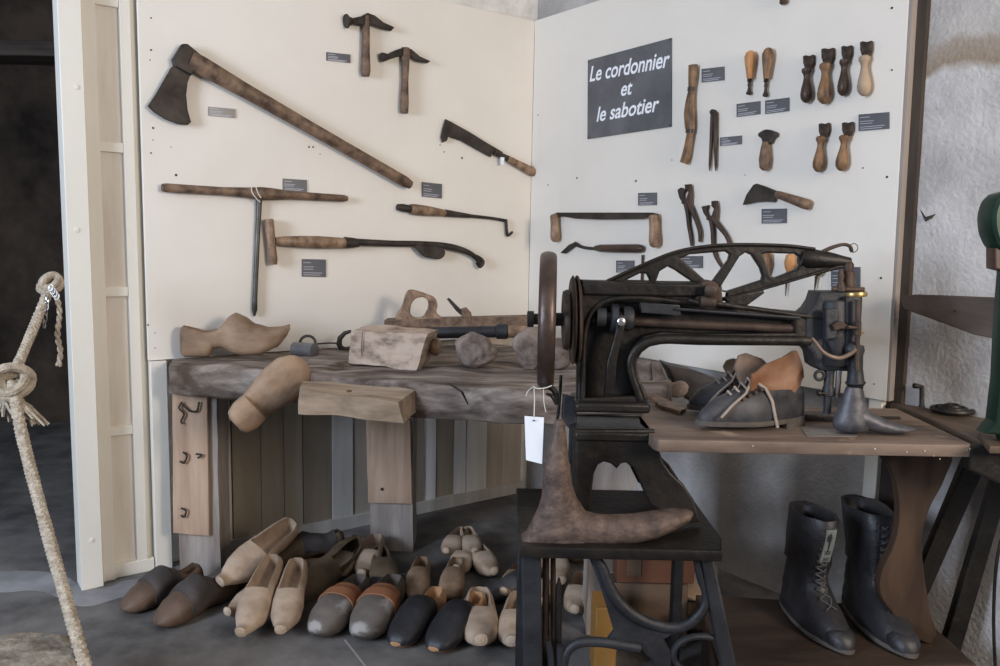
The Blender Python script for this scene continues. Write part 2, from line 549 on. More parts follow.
# white batten, recessed panels and post that close the left partition
def px_u(fr, x, y): return fr.uv(x, y)[0]
tm = M()
u0, u1 = px_u(WL, 150.5, 578), px_u(WL, 168, 572)
tm.fbox(WL, uL+.003, uL+0.062, 0.0, 0.812, -0.045, 0.012)
struct(tm.build('trim_3', TRIMP, bevel=0.002))
YR = 300
uu = {k_: px_u(WL, v_, YR) for k_, v_ in dict(post0=65, post1=93, strip=105.5, panel=129.5, stile=140).items()}
tm = M()
tm.fbox(WL, uu['post1']-.01, uu['strip'], 0.0, 2.9, -0.045, 0.008)      # stile beside the post
tm.fbox(WL, uu['panel'], uu['stile'], 0.0, 2.9, -0.045, -0.004)     # stile beside the board
for yy in (6, 152, 297, 437):
    v = WL.uv(115, yy)[1]
    tm.fbox(WL, uu['strip'], uu['panel'], v-.0, v+(.07 if yy == 6 else .035), -0.045, -0.014)
tm.fbox(WL, uu['strip'], uL-0.001, 0.0, 0.05, -0.045, -0.002)
struct(tm.build('trim_4', TRIMP, bevel=0.002))
tm = M()
tm.fbox(WL, uu['strip'], uu['panel'], 0.05, 2.9, -0.05, -0.026)
struct(tm.build('trim_5', GROOVE))
tm = M()
tm.fbox(WL, uu['stile'], uL+.002, 0.0, 2.9, -0.05, -0.03)
struct(tm.build('trim_11', TRIMP))
tm = M()
PW = 0.05
ps = WL.uv(69.5, YR, PW)[0]
pe = WL.uv(93, YR, PW)[0]
tm.fbox(WL, ps, pe, 0.0, 2.9, -0.045, PW)
struct(tm.build('trim_6', TRIMP, bevel=0.003))
pc = M()
for x, y in ((77, 87), (77, 230), (92, 540)):
    p = WL.hit(x, y, PW)
    pc.lathe(p, p+WL.n*.003, [(0, .009), (.7, .008), (1, .005)], 12)
pc.build('plug', TRIMP, bpy.data.objects['trim_6'])

# right wall of old plaster, the right display board and its supports
WO = -0.05
rw = M()
rw.fbox(WR, -0.08, 3.3, 0.0, 2.95, WO-0.15, WO)
rw.rough(maxlen=0.12, amp=0.006, scale=6)
struct(rw.build('wall_right', PLASTER))
uRt = px_u(WR, 903.5, 0)
uRb = px_u(WR, 880, 400)
br = M()
br.slab(WR, [(0.0, 0.80), (uRb+.02, 0.80), (uRt+.012, CZ-.012), (0.0, CZ-.012)], 0.03, 0.0015, w0=-0.03, px=False)
o = struct(br.build('trim_7', PAINT))
holes = M()
for x, y in ((892, 8), (892, 70), (863, 168), (887, 177), (745, 175), (881, 278), (874, 384), (538, 115), (672, 160), (548, 185), (636, 181), (620, 62), (577, 178)):
    p = WR.hit(x, y)
    r = random.uniform(.5, 1.3)*mpx(p)
    holes.lathe(p-WR.n*.001, p+WR.n*.0012, [(0, r), (1, r)], 8)
holes.build('screw_hole', HOLE, o, org=ORG[o.name])
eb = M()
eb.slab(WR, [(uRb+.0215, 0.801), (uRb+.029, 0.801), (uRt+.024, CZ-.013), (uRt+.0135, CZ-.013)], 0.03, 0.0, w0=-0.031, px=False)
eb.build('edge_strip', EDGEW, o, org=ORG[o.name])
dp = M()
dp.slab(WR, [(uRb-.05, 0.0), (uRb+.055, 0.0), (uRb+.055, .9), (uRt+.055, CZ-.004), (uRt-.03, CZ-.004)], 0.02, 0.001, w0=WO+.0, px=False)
struct(dp.build('trim_8', DBROWN))  # dark strip: part back batten, part painted shadow of the board on the plaster
lg = M()
ul = px_u(WR, 865, 480)
lg.fbox(WR, ul-.01, ul+.035, 0.0, 0.798, -0.04, -0.006)
ul = px_u(WR, 560, 480)
lg.fbox(WR, ul, ul+.045, 0.0, 0.798, -0.04, -0.006)
struct(lg.build('trim_9', TRIMP, bevel=0.002))

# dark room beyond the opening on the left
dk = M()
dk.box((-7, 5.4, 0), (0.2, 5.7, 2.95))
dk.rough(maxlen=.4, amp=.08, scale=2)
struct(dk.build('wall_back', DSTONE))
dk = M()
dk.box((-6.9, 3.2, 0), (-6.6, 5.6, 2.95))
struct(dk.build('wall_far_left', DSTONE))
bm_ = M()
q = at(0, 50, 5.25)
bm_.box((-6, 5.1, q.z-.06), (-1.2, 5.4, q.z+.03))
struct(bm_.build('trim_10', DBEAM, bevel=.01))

# ================================================================== sign and cards on the boards
sg = thing('sign', 'dark grey rectangular sign with white italic French lettering about the cobbler', 'sign', WR.hit(630, 88))
s_ = M()
s_.slab(WR, [(587.8, 60.2), (671.5, 37.8), (671.2, 126.7), (587.3, 139.2)], 0.004, 0.0, w0=0.001)
s_.build('sign_plate', SIGN, sg)
sc_ = M()
for x, y in ((589, 62), (670.3, 39.5), (670, 125), (588.5, 137.5)):
    p = WR.hit(x, y, .005)
    M().lathe(p, p+WR.n*.0015, [(0, .004), (1, .003)], 10).build('tack', HOLE, sg)


def textmesh(body, fr, pA, pB, hpx, w_):
    """Text whose baseline runs between picture points pA and pB on the plane fr."""
    cu = bpy.data.curves.new('t', 'FONT')
    cu.body = body
    cu.shear = 0.22
    cu.offset = 0.018
    cu.extrude = 0.0
    cu.size = 1
    ob = bpy.data.objects.new('t', cu)
    COL.objects.link(ob)
    dg = bpy.context.evaluated_depsgraph_get()
    me = bpy.data.meshes.new_from_object(ob.evaluated_get(dg))
    xs = [v.co.x for v in me.vertices]
    x0, x1 = min(xs), max(xs)
    a, b = Vector(fr.uv(*pA, w_)), Vector(fr.uv(*pB, w_))
    vs = []
    for v in me.vertices:
        t = (v.co.x-x0)/(x1-x0)
        c = a.lerp(b, t)
        vs.append(fr.pt(c.x, c.y+v.co.y*hpx, w_))
    m = M().add(vs, [list(p.vertices) for p in me.polygons], False)
    bpy.data.objects.remove(ob)
    return m


for body, pa, pb, hh in (('Le cordonnier', (589.5, 81.5), (669.5, 66.5), .092), ('et', (620.8, 95.8), (632.2, 93.8), .085), ('le sabotier', (596.5, 121.5), (659, 110.8), .088)):
    textmesh(body, WR, pa, pb, hh, 0.0057).build('lettering', WHITE, sg)


def card(fr, x0, y0, x1, y1, label, skew=0.0, tilt=None):
    pts = [(x0, y0), (x1, y0+skew), (x1, y1+skew), (x0, y1)]
    t = thing('label_card', label, 'card', fr.hit((x0+x1)/2, (y0+y1)/2), 'small grey caption cards on the boards')
    m = M()
    m.slab(fr, pts, 0.0035, 0.0, w0=0.001)
    m.build('card', CARD, t)
    m = M()
    h = y1-y0
    for i, (fy, fw) in enumerate(((.18, .35), (.42, .5), (.56, .45), (.76, .9), (.88, .8))):
        ya = y0+h*fy
        m.slab(fr, [(x0+1.5, ya+skew*.06), (x0+1.5+(x1-x0-3)*fw, ya+skew*(.06+.94*fw)), (x0+1.5+(x1-x0-3)*fw, ya+.7+skew*(.06+.94*fw)), (x0+1.5, ya+.7+skew*.06)], .0004, 0, w0=.0046)
    m.build('print', CARDT, t)


card(WL, 208.5, 106.5, 235.5, 115.5, 'small grey card beside the blade of the big axe', 2.5)
card(WL, 326.5, 52, 350.5, 60.5, 'small grey card left of the upper hammer', 2.5)
card(WL, 283, 178.5, 307, 190.5, 'small grey card above the T handle of the auger', 1.5)
card(WL, 422, 182, 442, 196.5, 'small grey card at the butt end of the axe handle', 2)
card(WL, 302, 259, 326, 276.5, 'small grey card under the long spoon auger', .5)
card(WR, 701.5, 69, 724, 82.5, 'small grey card right of the carved bone shaped stick', -2.5)
card(WR, 736.5, 104, 760, 117, 'small grey card below the orange handled awl', -3)
card(WR, 765, 100.5, 789, 114, 'small grey card below the brown handled awl', -3)
card(WR, 720, 137.5, 741.5, 146, 'narrow grey card right of the pair of dividers', -2)
card(WR, 638, 193, 656.5, 205.5, 'small grey card above the right handle of the drawknife', -.5)
card(WR, 616, 260.5, 634, 272.5, 'small grey card just right of the handwheel below the thin scraper', 0)
card(WR, 761.5, 209, 786.5, 223.5, 'small grey card below the round leather knife', -.5)
card(WR, 682, 256, 702.5, 268, 'small grey card seen through the truss of the machine lever', 0)
card(WR, 858.5, 114.5, 889, 131, 'wide grey card right of the six edge tools', -2.5)
card(WR, 831, 267, 860, 287, 'grey card behind the spring end of the machine lever', 0)


# ================================================================== tools on the left board
def rod(m, fr, a, b, prof, lift=None, n=14, w0=0.003):
    """Round rod lying on the board from picture point a to b, prof = (t, radius in px)."""
    pa, pb = fr.hit(*a), fr.hit(*b)
    k_ = mpx((pa+pb)/2)
    rm = max(r for _, r in prof)*k_
    o_ = fr.n*((lift if lift is not None else rm)+w0)
    pa, pb = fr.hit(*a, rm)-fr.n*rm, fr.hit(*b, rm)-fr.n*rm
    return m.lathe(pa+o_, pb+o_, [(t, r*k_) for t, r in prof], n)


def bend(m, fr, pts, rad, lift=0.012, n=10, flat=None):
    """Bent bar lying on the board through picture points; rad in px."""
    ps_ = [fr.hit(x, y, lift) for x, y in pts]
    # Catmull-Rom smoothing
    out, rr = [], []
    if not isinstance(rad, (list, tuple)): rad = [rad]*len(pts)
    for i in range(len(ps_)-1):
        p0, p1, p2, p3 = ps_[max(i-1, 0)], ps_[i], ps_[i+1], ps_[min(i+2, len(ps_)-1)]
        for j in range(4):
            t = j/4
            out.append(0.5*((2*p1)+(p2-p0)*t+(2*p0-5*p1+4*p2-p3)*t*t+(3*p1-p0-3*p2+p3)*t**3))
            rr.append(rad[i]*(1-t)+rad[i+1]*t)
    out.append(ps_[-1]); rr.append(rad[-1])
    kk = mpx(ps_[0])
    return m.tube(out, [r*kk for r in rr], n, flat=flat, up=fr.n)


def wthing(name, label, cat, fr, x, y, group=None):
    return thing(name, label, cat, fr.hit(x, y), group)


# the big axe
t = wthing('axe', 'large felling axe with dark flared blade and long brown wooden handle', 'axe', WL, 280, 115)
m = M()
m.slab(WL, [(177, 62), (186, 68), (192, 72), (188, 82), (186.5, 95), (188, 110), (191.5, 122), (188, 125), (178, 124), (165, 119), (154, 112), (148, 106), (156, 94), (164, 80), (171, 68)], 0.012, 0.004, w0=0.018)
m.slab(WL, [(174, 58), (183, 43.5), (188, 43.5), (202, 55), (199, 64), (192, 75), (176, 66)], 0.045, 0.006, w0=0.003)
m.build('axe_head', STEELD, t)
m = M()
rod(m, WL, (190, 59), (411, 185), [(0, 8), (.04, 8.8), (.2, 7.2), (.5, 6.2), (.8, 6.0), (.97, 6.0), (1, 4.5)], lift=.03)
m.build('handle', HND, t)
m = M()
rod(m, WL, (177.5, 59), (184, 47), [(0, 3.5), (1, 3.5)], lift=.026)
m.build('handle_end', HNDL, t)

# two hammers
t = wthing('hammer', 'upper cobbler hammer with broad rusty face and brown handle', 'hammer', WL, 366, 45, 'hammers on the left board')
m = M()
m.slab(WL, [(352, 18), (362, 16), (368, 12.5), (375, 15), (384, 22), (395, 27), (392, 30.5), (382, 28), (374, 25), (360, 25), (352, 23)], 0.022, 0.005, w0=0.012)
rod(m, WL, (346, 21), (353, 21), [(0, 6.5), (.2, 7), (.4, 5), (1, 3)], lift=.022)
m.build('hammer_head', STEELD, t)
m = M()
rod(m, WL, (366, 16), (365.5, 76), [(0, 3.6), (.2, 4), (.6, 4.3), (.9, 5.2), (1, 4)], lift=.018)
m.build('handle', HND, t)
t = wthing('hammer', 'lower cobbler hammer with small round face and darker handle', 'hammer', WL, 405, 80, 'hammers on the left board')
m = M()
m.slab(WL, [(386, 55), (396, 50), (405, 47), (412, 49), (420, 56), (431, 61), (428, 63), (418, 61), (410, 56), (400, 56), (388, 60)], 0.02, 0.004, w0=0.012)
rod(m, WL, (380, 57.5), (388, 57), [(0, 3.5), (.2, 4.6), (.6, 3.8), (1, 2.5)], lift=.022)
m.build('hammer_head', STEELD, t)
m = M()
rod(m, WL, (405.5, 48), (404, 113), [(0, 4.2), (.15, 4.5), (.5, 3.6), (.85, 4.6), (1, 4.2)], lift=.018)
m.build('handle', HND, t)

# splitting knife
t = wthing('billhook', 'dark notched billhook blade with short wooden handle near the corner', 'billhook', WL, 488, 147)
m = M()
m.slab(WL, [(446, 119), (450, 121), (470, 132), (486, 142), (503, 152), (502, 156), (493, 153), (491, 157), (478, 150), (462, 141), (449, 136), (447, 141), (443, 142.5), (441.5, 137), (443.5, 128)], 0.010, 0.002, w0=0.008)
m.build('blade', STEELD, t)
m = M()
rod(m, WL, (494, 152), (510, 160), [(0, 2.6), (1, 3.2)], lift=.014)
m.build('ferrule', STEELD, t)
m = M()
rod(m, WL, (508, 158.5), (536, 173.5), [(0, 3.2), (.5, 4), (.85, 4.6), (1, 3.4)], lift=.014)
m.build('handle', HNDL, t)
m = M()
m.slab(WL, [(500.5, 157), (504.5, 157.5), (504, 164), (500.5, 165)], .001, 0, w0=.03)
m.build('paper_tag', PAPER, t)

# T-handled auger
t = wthing('auger', 'long T handled auger with thin dark shaft hanging on the left board', 'auger', WL, 256, 240)
m = M()
rod(m, WL, (162, 187.5), (347.5, 198.5), [(0, 3.4), (.02, 4.2), (.3, 3.9), (.44, 5.2), (.5, 6.4), (.56, 6.0), (.66, 4.2), (.98, 3.6), (1, 2.6)], lift=.02)
m.build('handle', HND, t)
m = M()
rod(m, WL, (259, 198), (254.5, 300), [(0, 3.0), (.2, 2.6), (.5, 2.4), (1, 2.5)], lift=.012)
rod(m, WL, (254.5, 300), (254, 316), [(0, 2.5), (.6, 2.7), (1, 1)], lift=.012)
m.build('shaft', STEEL, t)
m = M()
bend(m, WL, [(251.5, 187), (252, 192), (256, 198), (260, 202)], .6, lift=.045, n=6)
bend(m, WL, [(256, 187), (258, 193), (261, 198)], .6, lift=.045, n=6)
m.build('tie_string', STRING, t)

# spoon auger with short T handle
t = wthing('spoon_auger', 'long spoon bit tool with wooden cross grip, turned handle and hooked iron tip', 'auger', WL, 370, 243)
m = M()
rod(m, WL, (268, 219), (272.5, 264.5), [(0, 3.8), (.04, 4.6), (.3, 4.5), (.5, 4.2), (.9, 4.6), (1, 3.6)], lift=.026)
m.build('cross_grip', HNDL, t)
m = M()
rod(m, WL, (275, 241), (345, 243), [(0, 3.5), (.1, 4.6), (.35, 5.8), (.6, 6.2), (1, 5.2)], lift=.026)
m.build('handle', HNDL, t)
m = M()
rod(m, WL, (344, 242.5), (358, 243), [(0, 5.6), (.5, 5.2), (1, 4.2)], lift=.026)
bend(m, WL, [(356, 242), (390, 243.5), (420, 244), (445, 246), (462, 250), (474, 256), (481, 265)], [3.6, 3.2, 3.2, 3.6, 3.4, 2.8, 2.2], lift=.026)
m.build('shaft', STEELD, t)
m = M()
m.slab(WL, [(416, 243), (430, 245), (445, 250), (444, 257), (432, 258.5), (421, 254)], .012, .005, w0=.026, smooth=True)
m.build('spoon', STEELD, t)
m = M()
bend(m, WL, [(470, 255), (478, 257), (483, 262), (480, 267), (476, 263)], [1.6, 1.8, 2, 1.6, .8], lift=.03)
m.build('hook', STEELD, t)

# small hooked drill
t = wthing('hook_knife', 'slim iron tool with wooden grip and bent hooked end', 'tool', WL, 455, 215)
m = M()
rod(m, WL, (411, 209), (446, 213), [(0, 4.8), (.1, 5.4), (.5, 5.0), (.9, 3.6), (1, 3)], lift=.014)
m.build('handle', HNDL, t)
m = M()
rod(m, WL, (397.5, 207), (410, 209), [(0, 3), (.4, 4), (1, 3.8)], lift=.014)
rod(m, WL, (445, 213), (470, 216), [(0, 3.6), (1, 2)], lift=.014)
bend(m, WL, [(466, 215.5), (490, 218), (505, 220.5), (506, 221.5), (507, 234), (509, 235), (512.5, 232)], [1.8, 1.5, 1.6, 1.6, 1.6, 1.5, 1.2], lift=.014)
m.build('shaft', STEELD, t)

# ================================================================== tools on the right board
t = wthing('drawknife', 'two handled drawknife with dark straight blade', 'drawknife', WR, 605, 222)
m = M()
m.slab(WR, [(551, 215), (557, 212.5), (600, 212.5), (652, 212.5), (658, 214), (658, 217), (650, 217), (641, 219), (600, 219.5), (575, 218.5), (563, 216.5), (554, 217)], .006, .001, w0=.02)
m.build('blade', STEELD, t)
for a, b, r in (((555, 214.5), (556, 242), 5.0), ((654.5, 215), (655.5, 247.5), 6.0)):
    m = M()
    rod(m, WR, a, b, [(0, r*.65), (.05, r*.9), (.4, r*.85), (.8, r), (.93, r*.85), (1, r*.4)])
    m.build('handle', HNDL, t)

t = wthing('scraper', 'slim cranked scraper with mottled dark handle under the drawknife', 'tool', WR, 602, 248)
m = M()
bend(m, WR, [(575, 243.5), (582, 247), (592, 248.5), (600, 248.5)], [2.2, 1.6, 1.5, 1.5])
m.slab(WR, [(560, 253), (569, 244.5), (574, 242.5), (577, 245), (572, 248), (565, 253.5)], .006, .001, w0=.01)
m.build('blade', STEELD, t)
m = M()
rod(m, WR, (596, 248.2), (643.5, 248.5), [(0, 2.6), (.1, 3.8), (.5, 4.1), (.9, 4.2), (.97, 3.4), (1, 2)])
m.build('handle', HNDK, t)

t = tag(rod(M(), WR, (643.3, 255), (642.3, 283), [(0, 1.3), (1, 1.4)]).build('iron_pin', BROWNI), 'thin upright iron pin beside the card, right of the handwheel', 'pin')


def nippers(label, pts, handles):
    t_ = wthing('nippers', label, 'pincers', WR, *pts['piv'], 'cobbler pincers on the right board')
    for i in (0, 1):
        m_ = M()
        m_.slab(WR, pts['jaw'][i], .014, .003, w0=.006 + .004*i)
        bend(m_, WR, handles[i], [2.9, 2.6, 2.2, 2.2, 1.6], lift=.012+.004*i)
        m_.build('jaw_handle', BROWNI, t_)
    m_ = M()
    rod(m_, WR, pts['piv'], (pts['piv'][0], pts['piv'][1]+.1), [(0, 1.5), (1, 1.5)])
    p = WR.hit(*pts['piv'])
    m_.lathe(p+WR.n*.01, p+WR.n*.028, [(0, .006), (1, .005)], 10)
    m_.build('rivet', STEELD, t_)


nippers('left hand pair of iron pincers, higher on the right board', {'piv': (687, 203), 'jaw': (
    [(677, 190), (680, 187.5), (686, 189), (683, 194), (683, 198), (689, 204), (684, 206), (679, 198)],
    [(684, 184.5), (690, 184), (691, 196), (690, 206), (685, 204), (686, 198), (688, 192), (685, 189)])},
    ([(686, 203), (688, 213), (689, 225), (691, 236), (692, 246)], [(689, 203), (693, 212), (697, 222), (700, 232), (700, 242)]))
nippers('right hand pair of iron pincers, wide open, partly behind the machine lever', {'piv': (712, 219), 'jaw': (
    [(701, 206.5), (708, 205), (706, 210), (707, 214), (713, 220), (709, 222), (703, 213)],
    [(711, 201), (716, 200.5), (717, 210), (716, 220), (710, 219), (712, 213), (713.5, 209), (711, 206)])},
    ([(711, 218), (713, 230), (713.5, 245), (716, 256), (722, 267)], [(713, 218), (719, 226), (726, 235), (730, 244), (733, 252)]))

t = wthing('bone_folder', 'long carved wooden stick with a waist and split flared foot', 'tool', WR, 690, 115)
m = M()
pts_ = [(693, 65), (692.5, 78), (691.5, 90), (690, 102), (689.5, 114), (690, 126), (690, 134), (688, 146), (686, 156), (684, 163)]
bend(m, WR, pts_, [5.4, 5.0, 3.8, 5.4, 6.6, 6.2, 4.2, 4.6, 5.2, 5.2], lift=.02, n=14, flat=(1, .6))
m.build('stick', HNDY, t)
m = M()
for x, r in ((691.3, 4.3), (690.2, 5.2)):
    y = 89 if x > 691 else 131
    bend(m, WR, [(x+.2, y-2), (x, y), (x-.2, y+2)], [r*1.04]*3, lift=.02, n=14, flat=(1, .62))
m.build('burnt_band', HNDK, t)

t = wthing('dividers', 'pair of slim iron dividers with two straight points', 'dividers', WR, 714, 140)
for a, b in (((713.8, 112), (710, 171)), ((715.8, 112), (716.3, 171))):
    m = M()
    rod(m, WR, a, b, [(0, 2.4), (.1, 2.6), (.6, 1.8), (.9, 1.3), (1, .5)])
    m.build('leg', BROWNI, t)
m = M()
p = WR.hit(715, 112.5)
m.lathe(p, p+WR.n*.022, [(0, .010), (.8, .011), (1, .008)], 12)
m.build('hinge', BROWNI, t)

for lab, mt, (hx, hy), (bx, by), tipy in (
        ('orange wooden handled awl with short twisted point', HNDO, (751, 51), (750.5, 79), 95),
        ('brown wooden handled awl with short blunt point', HNDY, (769, 48), (767, 79), 97)):
    t = wthing('awl', lab, 'awl', WR, hx, hy, 'pair of awls at top of the right board')
    m = M()
    rod(m, WR, (hx, hy), (bx, by), [(0, 2), (.05, 4), (.2, 5.8), (.4, 5.5), (.7, 4.2), (1, 3.0)])
    m.build('handle', mt, t)
    m = M()
    rod(m, WR, (bx, by), (bx-.8, tipy), [(0, 2.0), (.15, 2.6), (.2, 1.4), (.4, 2.0), (.5, 1.3), (.75, 1.8), (.85, 2.8), (.95, 2.8), (1, 1.2)], lift=.012)
    m.build('point', STEELD, t)

t = wthing('edge_shave', 'short tool with dark fan shaped head and brown handle', 'tool', WR, 766, 150)
m = M()
m.slab(WR, [(757.5, 134.5), (761, 131), (766, 129.3), (771, 130.5), (776, 134), (772, 139), (770, 143), (762.5, 143), (761, 139)], .02, .004, w0=.004, smooth=True)
m.build('head', STEELD, t)
m = M()
rod(m, WR, (766, 142), (765, 170.5), [(0, 3), (.2, 4.4), (.6, 6.0), (.9, 5.0), (1, 2.2)])
m.build('handle', HND, t)

t = wthing('round_knife', 'flat leather cutting knife with dark flared blade and brown handle', 'knife', WR, 777, 197)
m = M()
m.slab(WR, [(742.5, 205), (746, 195), (753, 185), (756, 183.5), (764, 186), (778, 191.5), (776, 197), (774, 202), (765, 201.5), (755, 202)], .006, .001, w0=.012)
m.build('blade', STEELD, t)
m = M()
rod(m, WR, (777, 194), (810.5, 205.5), [(0, 3.2), (.1, 4), (.5, 4.6), (.85, 5.4), (.96, 4.8), (1, 3)])
m.build('handle', HND, t)

BR = (('dark handled bristle tool, leftmost of the upper row', HNDK, (807.5, 55), (807, 103), 1.0),
      ('brown handled bristle tool with wide collar, second of the upper row', HNDY, (826.5, 48), (824.5, 104), 1.15),
      ('dark slim bristle tool, third of the upper row', HNDK, (845.5, 45.5), (843.5, 96), .95),
      ('pale wooden bristle tool at the right end of the upper row', HNDP, (865, 41), (864.5, 96), 1.1),
      ('amber brown bristle tool, left of the lower pair', HNDY, (823, 123), (818.5, 172), .98),
      ('golden brown bristle tool, right of the lower pair', HNDY, (846.5, 122), (841.5, 171), 1.02))
for lab, mt, (ax_, ay_), (bx, by), s_ in BR:
    t = wthing('edge_burnisher', lab, 'brush', WR, ax_, ay_, 'handled bristle tools on the right board')
    f = .27
    mid = (ax_+(bx-ax_)*f, ay_+(by-ay_)*f)
    m = M()
    wv = 5.0*s_
    m.slab(WR, [(ax_-wv, ay_+1), (ax_-wv*.5, ay_), (ax_+wv*.3, ay_+.8), (ax_+wv, ay_-.5), (ax_+wv*.95, ay_+(by-ay_)*.16), (ax_+wv*.6, mid[1]), (ax_-wv*.6, mid[1]+.5), (ax_-wv*.95, ay_+(by-ay_)*.17)], .018, .003, w0=.006)
    m.build('bristles', BRIST, t)
    m = M()
    rod(m, WR, mid, (bx, by), [(0, 3.4*s_), (.04, 5.0*s_), (.11, 5.0*s_), (.17, 3.6*s_), (.26, 2.9*s_), (.4, 3.6*s_), (.58, 5.2*s_), (.74, 6.1*s_), (.87, 5.6*s_), (.96, 3.6*s_), (1, 1.4*s_)])
    m.build('handle', mt, t)

m = M()
rod(m, WR, (784, -12), (784, 4.5), [(0, 3), (.9, 4), (1, 2.5)])
tag(m.build('tool_handle', HNDK), 'dark tool end cut off by the top of the picture, on the right board', 'tool')

for lab, mt, a, b, tip in (('flat brown awl behind the machine lever, leftmost of three', HNDY, (767.5, 252), (766, 277), 284),
                           ('orange handled awl with long needle behind the machine lever', HNDO, (791.5, 254), (789, 272), 296),
                           ('dark pointed awl showing below the machine lever', HNDK, (820, 262), (818, 276), 292)):
    t = wthing('awl', lab, 'awl', WR, *a, 'three awls behind the machine lever')
    m = M()
    rod(m, WR, a, b, [(0, 2.5), (.1, 4.6), (.5, 5.6), (.8, 4), (1, 2)])
    m.build('handle', mt, t)
    m = M()
    rod(m, WR, b, (b[0]-2, tip), [(0, 1.6), (.6, .9), (1, .4)], lift=.012)
    m.build('point', STEELD, t)

# ================================================================== the workbench
BZ = 0.82
bench = thing('workbench', 'heavy weathered grey wooden workbench with thick split slab top', 'workbench', (-0.3, 3.0, 0))
wl_in = lambda s_, o_=0.03: WL.pt(s_, 0, o_)
m = M()
bk = [wl_in(-1.72), wl_in(-1.2, .04), wl_in(-.75, .05)]
outl = [(-1.205, 2.935), (-.95, 2.87), (-.70, 2.80), (-.45, 2.72), (-.22, 2.62), (-.10, 2.60), (.0, 2.565), (.19, 2.545), (.52, 2.56), (.60, 2.80), (.56, 3.02), (.27, 3.45), (-.05, 3.68), (-.437, 3.56)] + [(p.x, p.y) for p in bk[::-1]]
m.slab(FZ(BZ-.115), outl, 0.115, 0.012, px=False)
m.rough(maxlen=.06, amp=.014, scale=5)
m.build('bench_top', WOODB, bench, auto=60)
# split in the front edge
m = M()
q0, q1, q2 = atz(447, 383, BZ+.004), atz(462, 392, BZ+.004), at(468, 404, 2.575)
m.tube([q0, (q0+q1)/2+Vector((.004, 0, 0)), q1, q2], [.002, .004, .004, .002], 6)
m.build('split', HOLE, bench)


def leg(x0, x1, y0, y1, z1, name='leg', mt=WOODG):
    m_ = M()
    m_.box((x0, y0, 0), (x1, y1, z1))
    m_.rough(maxlen=.07, amp=.006, scale=7)
    return m_.build(name, mt, bench, auto=60)


leg(-1.198, -1.045, 2.985, 3.11, BZ-.10)
leg(-.517, -.345, 3.26, 3.40, BZ-.10)
leg(.305, .455, 2.575, 2.72, BZ-.10)
# boards nailed to the legs
m = M()
m.slab(FY(2.985), [(172, 393), (207, 394), (209, 536), (190, 535), (173, 533)], .018, .002)
m.rough(maxlen=.08, amp=.002, scale=9)
hb = m.build('nailed_board', WOODP, bench, auto=50)
FB = FY(2.96)
for pts in ([(182, 402), (179, 408), (184, 414), (181, 421), (183, 424)], [(181, 403), (186, 408), (190, 411), (197, 411), (199, 402)], [(183, 452), (187, 456), (184, 463), (180, 461)], [(196, 454), (202, 455), (198, 458)], [(181, 508), (186, 511), (184, 517), (181, 515)]):
    m = M()
    bend(m, FB, pts, [1.0]*len(pts), lift=.004, n=6)
    m.build('iron_hook', STEELD, hb, org=ORG[bench.name])
m = M()
m.slab(FY(3.26), [(366, 419), (410, 420), (412, 504), (368, 503)], .02, .002)
m.rough(maxlen=.08, amp=.003, scale=9)
nb = m.build('nailed_board', WOODP, bench, auto=50)
m = M()
p = at(382, 489, 3.24)
m.lathe(p+Vector((0, -.004, 0)), p+Vector((0, .004, 0)), [(0, .006), (1, .006)], 8)
m.build('nail', HOLE, nb, org=ORG[bench.name])

# the thick block fixed to the front of the bench
m = M()
yf = 2.56
fr4 = [at(300, 390, yf), at(398, 402, yf-.03), at(404, 424, yf-.03), at(299, 413, yf)]
bk4 = [at(303, 381, yf+.16), at(418, 388, yf+.10), at(419, 410, yf+.10), at(303, 400, yf+.16)]
m.hexa([fr4[3], fr4[2], bk4[2], bk4[3], fr4[0], fr4[1], bk4[1], bk4[0]])
m.rough(maxlen=.035, amp=.007, scale=9)
fblk = m.build('front_block', mk('front_block_wood', (0.17, 0.125, 0.085), (0.42, 0.33, 0.245), (3, 16, 9), 0.8, bump=0.5, c3=(0.31, 0.235, 0.165)), bench, auto=60)
m = M()
p = atz(352, 400, .755)
for (x, y, rx) in ((349, 391, .007), (382, 398, .009), (368, 384, .006)):
    q = at(x, y, 2.565 if y > 390 else 2.63)
    m.ball(q, rx, 8, (1.4, 1, .6))
m.build('knot', mk('knot_wood', (.10, .065, .04), (.18, .12, .08), 20), fblk, org=ORG[bench.name])

# ------------------------------------------------------------------ clog shapes
def interp(tab, x):
    for (x0, y0), (x1, y1) in zip(tab, tab[1:]):
        if x <= x1:
            t = (x-x0)/(x1-x0) if x1 > x0 else 0
            t = max(0, min(1, t))
            t = t*t*(3-2*t)*.5+t*.5
            return y0+(y1-y0)*t
    return tab[-1][1]


def ring(x, w_, z0, z1, n=28, e=2.6, yo=0.0):
    r = []
    for k_ in range(n):
        a_ = 2*math.pi*k_/n
        ca, sa = math.cos(a_), math.sin(a_)
        r.append(Vector((x, yo+w_*math.copysign(abs(ca)**(2/e), ca), (z0+z1)/2+(z1-z0)/2*math.copysign(abs(sa)**(2/e), sa))))
    return r


